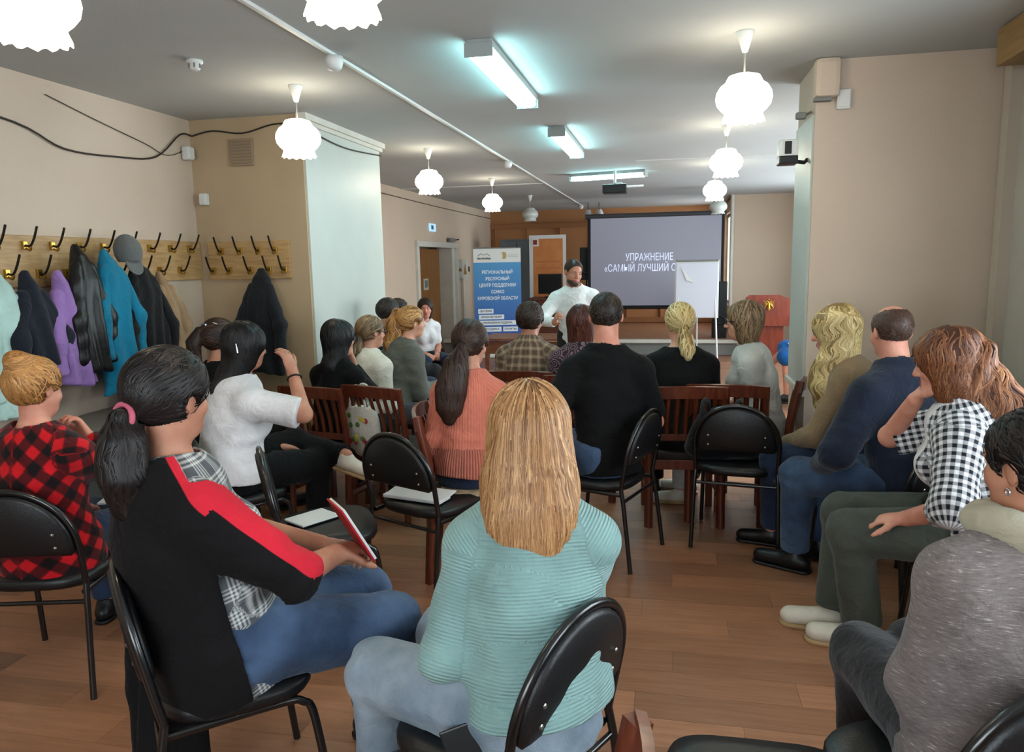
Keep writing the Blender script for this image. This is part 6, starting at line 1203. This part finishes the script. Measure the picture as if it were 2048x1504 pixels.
for sy in (-0.03, 0.03): MB().tube(smoothpath([(-0.07, sy, 0.29), (-0.04, sy, 0.42), (0.04, sy, 0.42), (0.07, sy, 0.29)], 5), 0.008, 6).build('handle', cloth('tote_canvas', (210, 206, 196)), tt)
# black stool and the wooden chair by the camera
sl = thing('black_stool', 'black padded stool seat at the bottom edge of the picture', 'stool', (0.215, 1.56, 0)); cushion(superpoly(0.215, 0.205, 32, 4.5), 0.40, 0.46).build('seat', m_vinyl, sl)
for sx in (-0.17, 0.17):
    for sy in (-0.16, 0.16): MB().tube([(sx, sy, 0.41), (sx * 1.1, sy * 1.1, 0)], 0.012, 8).build('leg', m_frame, sl)
MB().tube([(-0.18, -0.17, 0.18), (0.18, -0.17, 0.18)], 0.008, 6).build('stretcher', m_frame, sl); MB().tube([(-0.18, 0.17, 0.18), (0.18, 0.17, 0.18)], 0.008, 6).build('stretcher', m_frame, sl)
chair('w', -0.325, 0.95, -88, 'red brown wooden chair whose post shows at the bottom edge')
# accessories that belong to people
def glasses(k):
    g = P[k]['g']; rt = P[k]['root']
    for x in (-1, 1):
        MB().tube([g(x * 0.032 + 0.021 * math.cos(a), 0.104 - 0.008 * abs(math.cos(a) * x > 0), 0.002 + 0.017 * math.sin(a)) for a in np.linspace(0, 2 * math.pi, 14, endpoint=False)], 0.0025, 5, True).build('glasses_rim', m_glass, rt)
        MB().tube([g(x * 0.054, 0.098, 0.006), g(x * 0.084, 0.05, 0.008), g(x * 0.087, -0.01, 0.008)], 0.0028, 5).build('glasses_temple', m_glass, rt)
    MB().tube([g(-0.012, 0.108, 0.006), g(0.012, 0.108, 0.006)], 0.002, 5).build('glasses_bridge', m_glass, rt)
glasses(16); glasses(6)
m_silv = M('silver_clip', (200, 200, 204), 0.25, 0.9)
def clip(k, pts, r_=0.006, mat=None, name='hair_clip'): MB().tube([P[k]['g'](*p) for p in pts], r_, 6).build(name, mat or m_silv, P[k]['root'])
clip(4, [(-0.03, -0.10, 0.10), (0.03, -0.105, 0.10)]); clip(4, [(0.05, -0.07, 0.11), (0.07, -0.05, 0.10)], 0.005)
clip(3, [(0.06, -0.095, 0.04), (0.075, -0.09, -0.02)], 0.006); clip(1, [(0.02, -0.115, 0.03), (0.06, -0.10, 0.035)], 0.004, M('dark_clip', (60, 44, 34), 0.4)); clip(1, [(0.0, -0.10, 0.088), (0.07, -0.055, 0.075)], 0.004, M('pale_clip', (206, 186, 160), 0.4))
J3 = P[3]['J']; d3 = nv(J3['W'][1] - J3['E'][1]); u3 = nv(np.cross(d3, A(0.2, 1, 0.1))); v3 = np.cross(d3, u3); c3 = J3['W'][1] - d3 * 0.035
MB().tube([c3 + (u3 * math.cos(a) + v3 * math.sin(a)) * 0.036 for a in np.linspace(0, 2 * math.pi, 16, endpoint=False)], 0.005, 6, True).build('bracelet', m_dark, P[3]['root'])
J18 = P[18]['J']; d8 = nv(J18['W'][0] - J18['E'][0]); u8 = nv(np.cross(d8, A(0.2, 1, 0.1))); v8 = np.cross(d8, u8); c8 = J18['W'][0] - d8 * 0.01
MB().tube([c8 + (u8 * math.cos(a) + v8 * math.sin(a)) * 0.034 for a in np.linspace(0, 2 * math.pi, 16, endpoint=False)], 0.004, 6, True).build('bracelet', m_white, P[18]['root'])
nk = P[2]['J']; nc_ = nk['spine'][5] + A(0, 0, 0.015); ax = nv(nk['H'] - nk['spine'][5]); ua = nv(np.cross(ax, A(0, 1, 0.1))); va = np.cross(ax, ua)
MB().tube([nc_ + (ua * math.cos(a) + va * math.sin(a)) * 0.068 * P[2]['s'] for a in np.linspace(0, 2 * math.pi, 30, endpoint=False)], 0.0025, 5, True).build('necklace', M('gold_chain', (206, 176, 120), 0.3, 0.8), P[2]['root'])
er = P[21]['g'](-0.086, -0.008, -0.045); MB().tube([er + A(0, math.cos(a) * 0.006, math.sin(a) * 0.007) for a in np.linspace(0, 2 * math.pi, 12, endpoint=False)], 0.0022, 5, True).build('earring', m_silv, P[21]['root'])
J21 = P[21]['J']; nb0 = J21['spine'][5] + A(0, 0.012, 0.045); ring = [nb0 + A(0.078 * math.cos(a), 0.085 * math.sin(a), 0.012 * math.sin(a * 2 + 1)) for a in np.linspace(0, 2 * math.pi, 13)]
sf = [Cone(ring[i], ring[i + 1], 0.034, 0.036, 0.03) for i in range(12)]; lo, hi = bounds(sf)
sdfobj('scarf', lambda Q_: field(sf, Q_) + folds(Q_, 0.006, 95, 5, (0.2, 0.2, 1)), lo, hi, 0.0075, C_scarf, P[21]['root'])
J9 = P[23]['J']
for k in range(5):
    c9 = J9['spine'][4] + (J9['spine'][1] - J9['spine'][4]) * (0.05 + 0.2 * k); MB().lathe([(0.0001, 0.003), (0.005, 0.003), (0.006, 0)], n=8).build('button', m_white, P[23]['root']).matrix_local = Matrix.Translation(Vector(c9 + A(0, 0.135, 0))) @ Matrix.Rotation(R(-90), 4, 'X')
for sx in (-1, 1):
    f9 = J9['fr'][5]; b9 = J9['spine'][5] + f9 @ A(0, 0.062, 0.012); put('collar_flap', fastmesh('collar_flap', [b9 + f9 @ A(*v_) for v_ in ((sx * 0.012, 0.022, -0.012), (sx * 0.07, -0.02, 0.03), (sx * 0.085, -0.012, 0.0), (sx * 0.045, 0.034, -0.055))], [[0, 1, 2, 3]]), C_shirtw, P[23]['root']).modifiers.new('thickness', 'SOLIDIFY').thickness = 0.004
ph = thing('mobile_phone', 'dark mobile phone sticking out of the back pocket of faded jeans', 'phone', (-0.43, 1.535, 0.535), R(10)); RmP = Matrix.Rotation(R(-12), 3, 'X') @ Matrix.Rotation(R(70), 3, 'Y')
MB().box((0, 0, 0), (0.075, 0.009, 0.15), RmP, 0.004).build('phone_body', m_dark, ph); MB().box(RmP @ Vector((0.0, -0.006, 0.04)), (0.02, 0.003, 0.035), RmP, 0.001).build('blue_light', M('phone_blue', (60, 90, 190), 0.2, emit=(50, 90, 220), es=0.6), ph)  # the phone's blue light, shown as a glowing spot
for i in (0, 1):   # laces on the white trainers in front
    An, f_ = P[20]['J']['An'][i], P[20]['J']['ft'][i]; rt_ = np.cross(f_, A(0, 0, 1)); q_ = lambda a, c, z: An - A(0, 0, 0.055) + f_ * a * 1.098 + rt_ * c + A(0, 0, z)
    for k in range(4): MB().tube([q_(0.045 + 0.022 * k, -0.028, 0.046 - 0.006 * k), q_(0.05 + 0.022 * k, 0, 0.060 - 0.006 * k), q_(0.045 + 0.022 * k, 0.028, 0.046 - 0.006 * k)], 0.004, 5).build('lace', m_paper, P[20]['root'])

# dark coat hanging off the chair of the woman in the black and red jacket
dc_ = thing('coat', 'black coat hanging down from the chair of the woman in the red striped jacket', 'coat', (-1.38, 1.72, 0)); ux = nv(A(0.74, 0.67, 0)); uy = nv(A(-0.67, 0.74, 0))
cl = [Loft([(A(-0.08, 0.03, 0.66), ux, uy, 0.035, 0.03), (A(-0.04, 0.02, 0.46), ux, uy, 0.06, 0.035), (A(0.0, 0.0, 0.30), ux, uy, 0.10, 0.04), (A(0.0, 0.0, 0.05), ux, uy, 0.12, 0.05)], 0.03)]; lo, hi = bounds(cl)
sdfobj('coat_body', lambda Q_: np.maximum(field(cl, Q_, 0.06) + 0.008 * np.sin(Q_ @ ux * 55 + 1.3 * np.sin(Q_[:, 2] * 9)), 0.02 - Q_[:, 2]), lo, hi, 0.011, C_blk2, dc_)
sl_ = [Cone(A(-0.16, 0.10, 0.74), A(-0.13, 0.06, 0.40), 0.035, 0.04, 0.03), Cone(A(-0.13, 0.06, 0.40), A(-0.08, 0.0, 0.10), 0.04, 0.045, 0.03)]; lo, hi = bounds(sl_)
sdfobj('sleeve', lambda Q_: field(sl_, Q_) + folds(Q_, 0.006, 45, 31), lo, hi, 0.011, C_blk2, dc_)
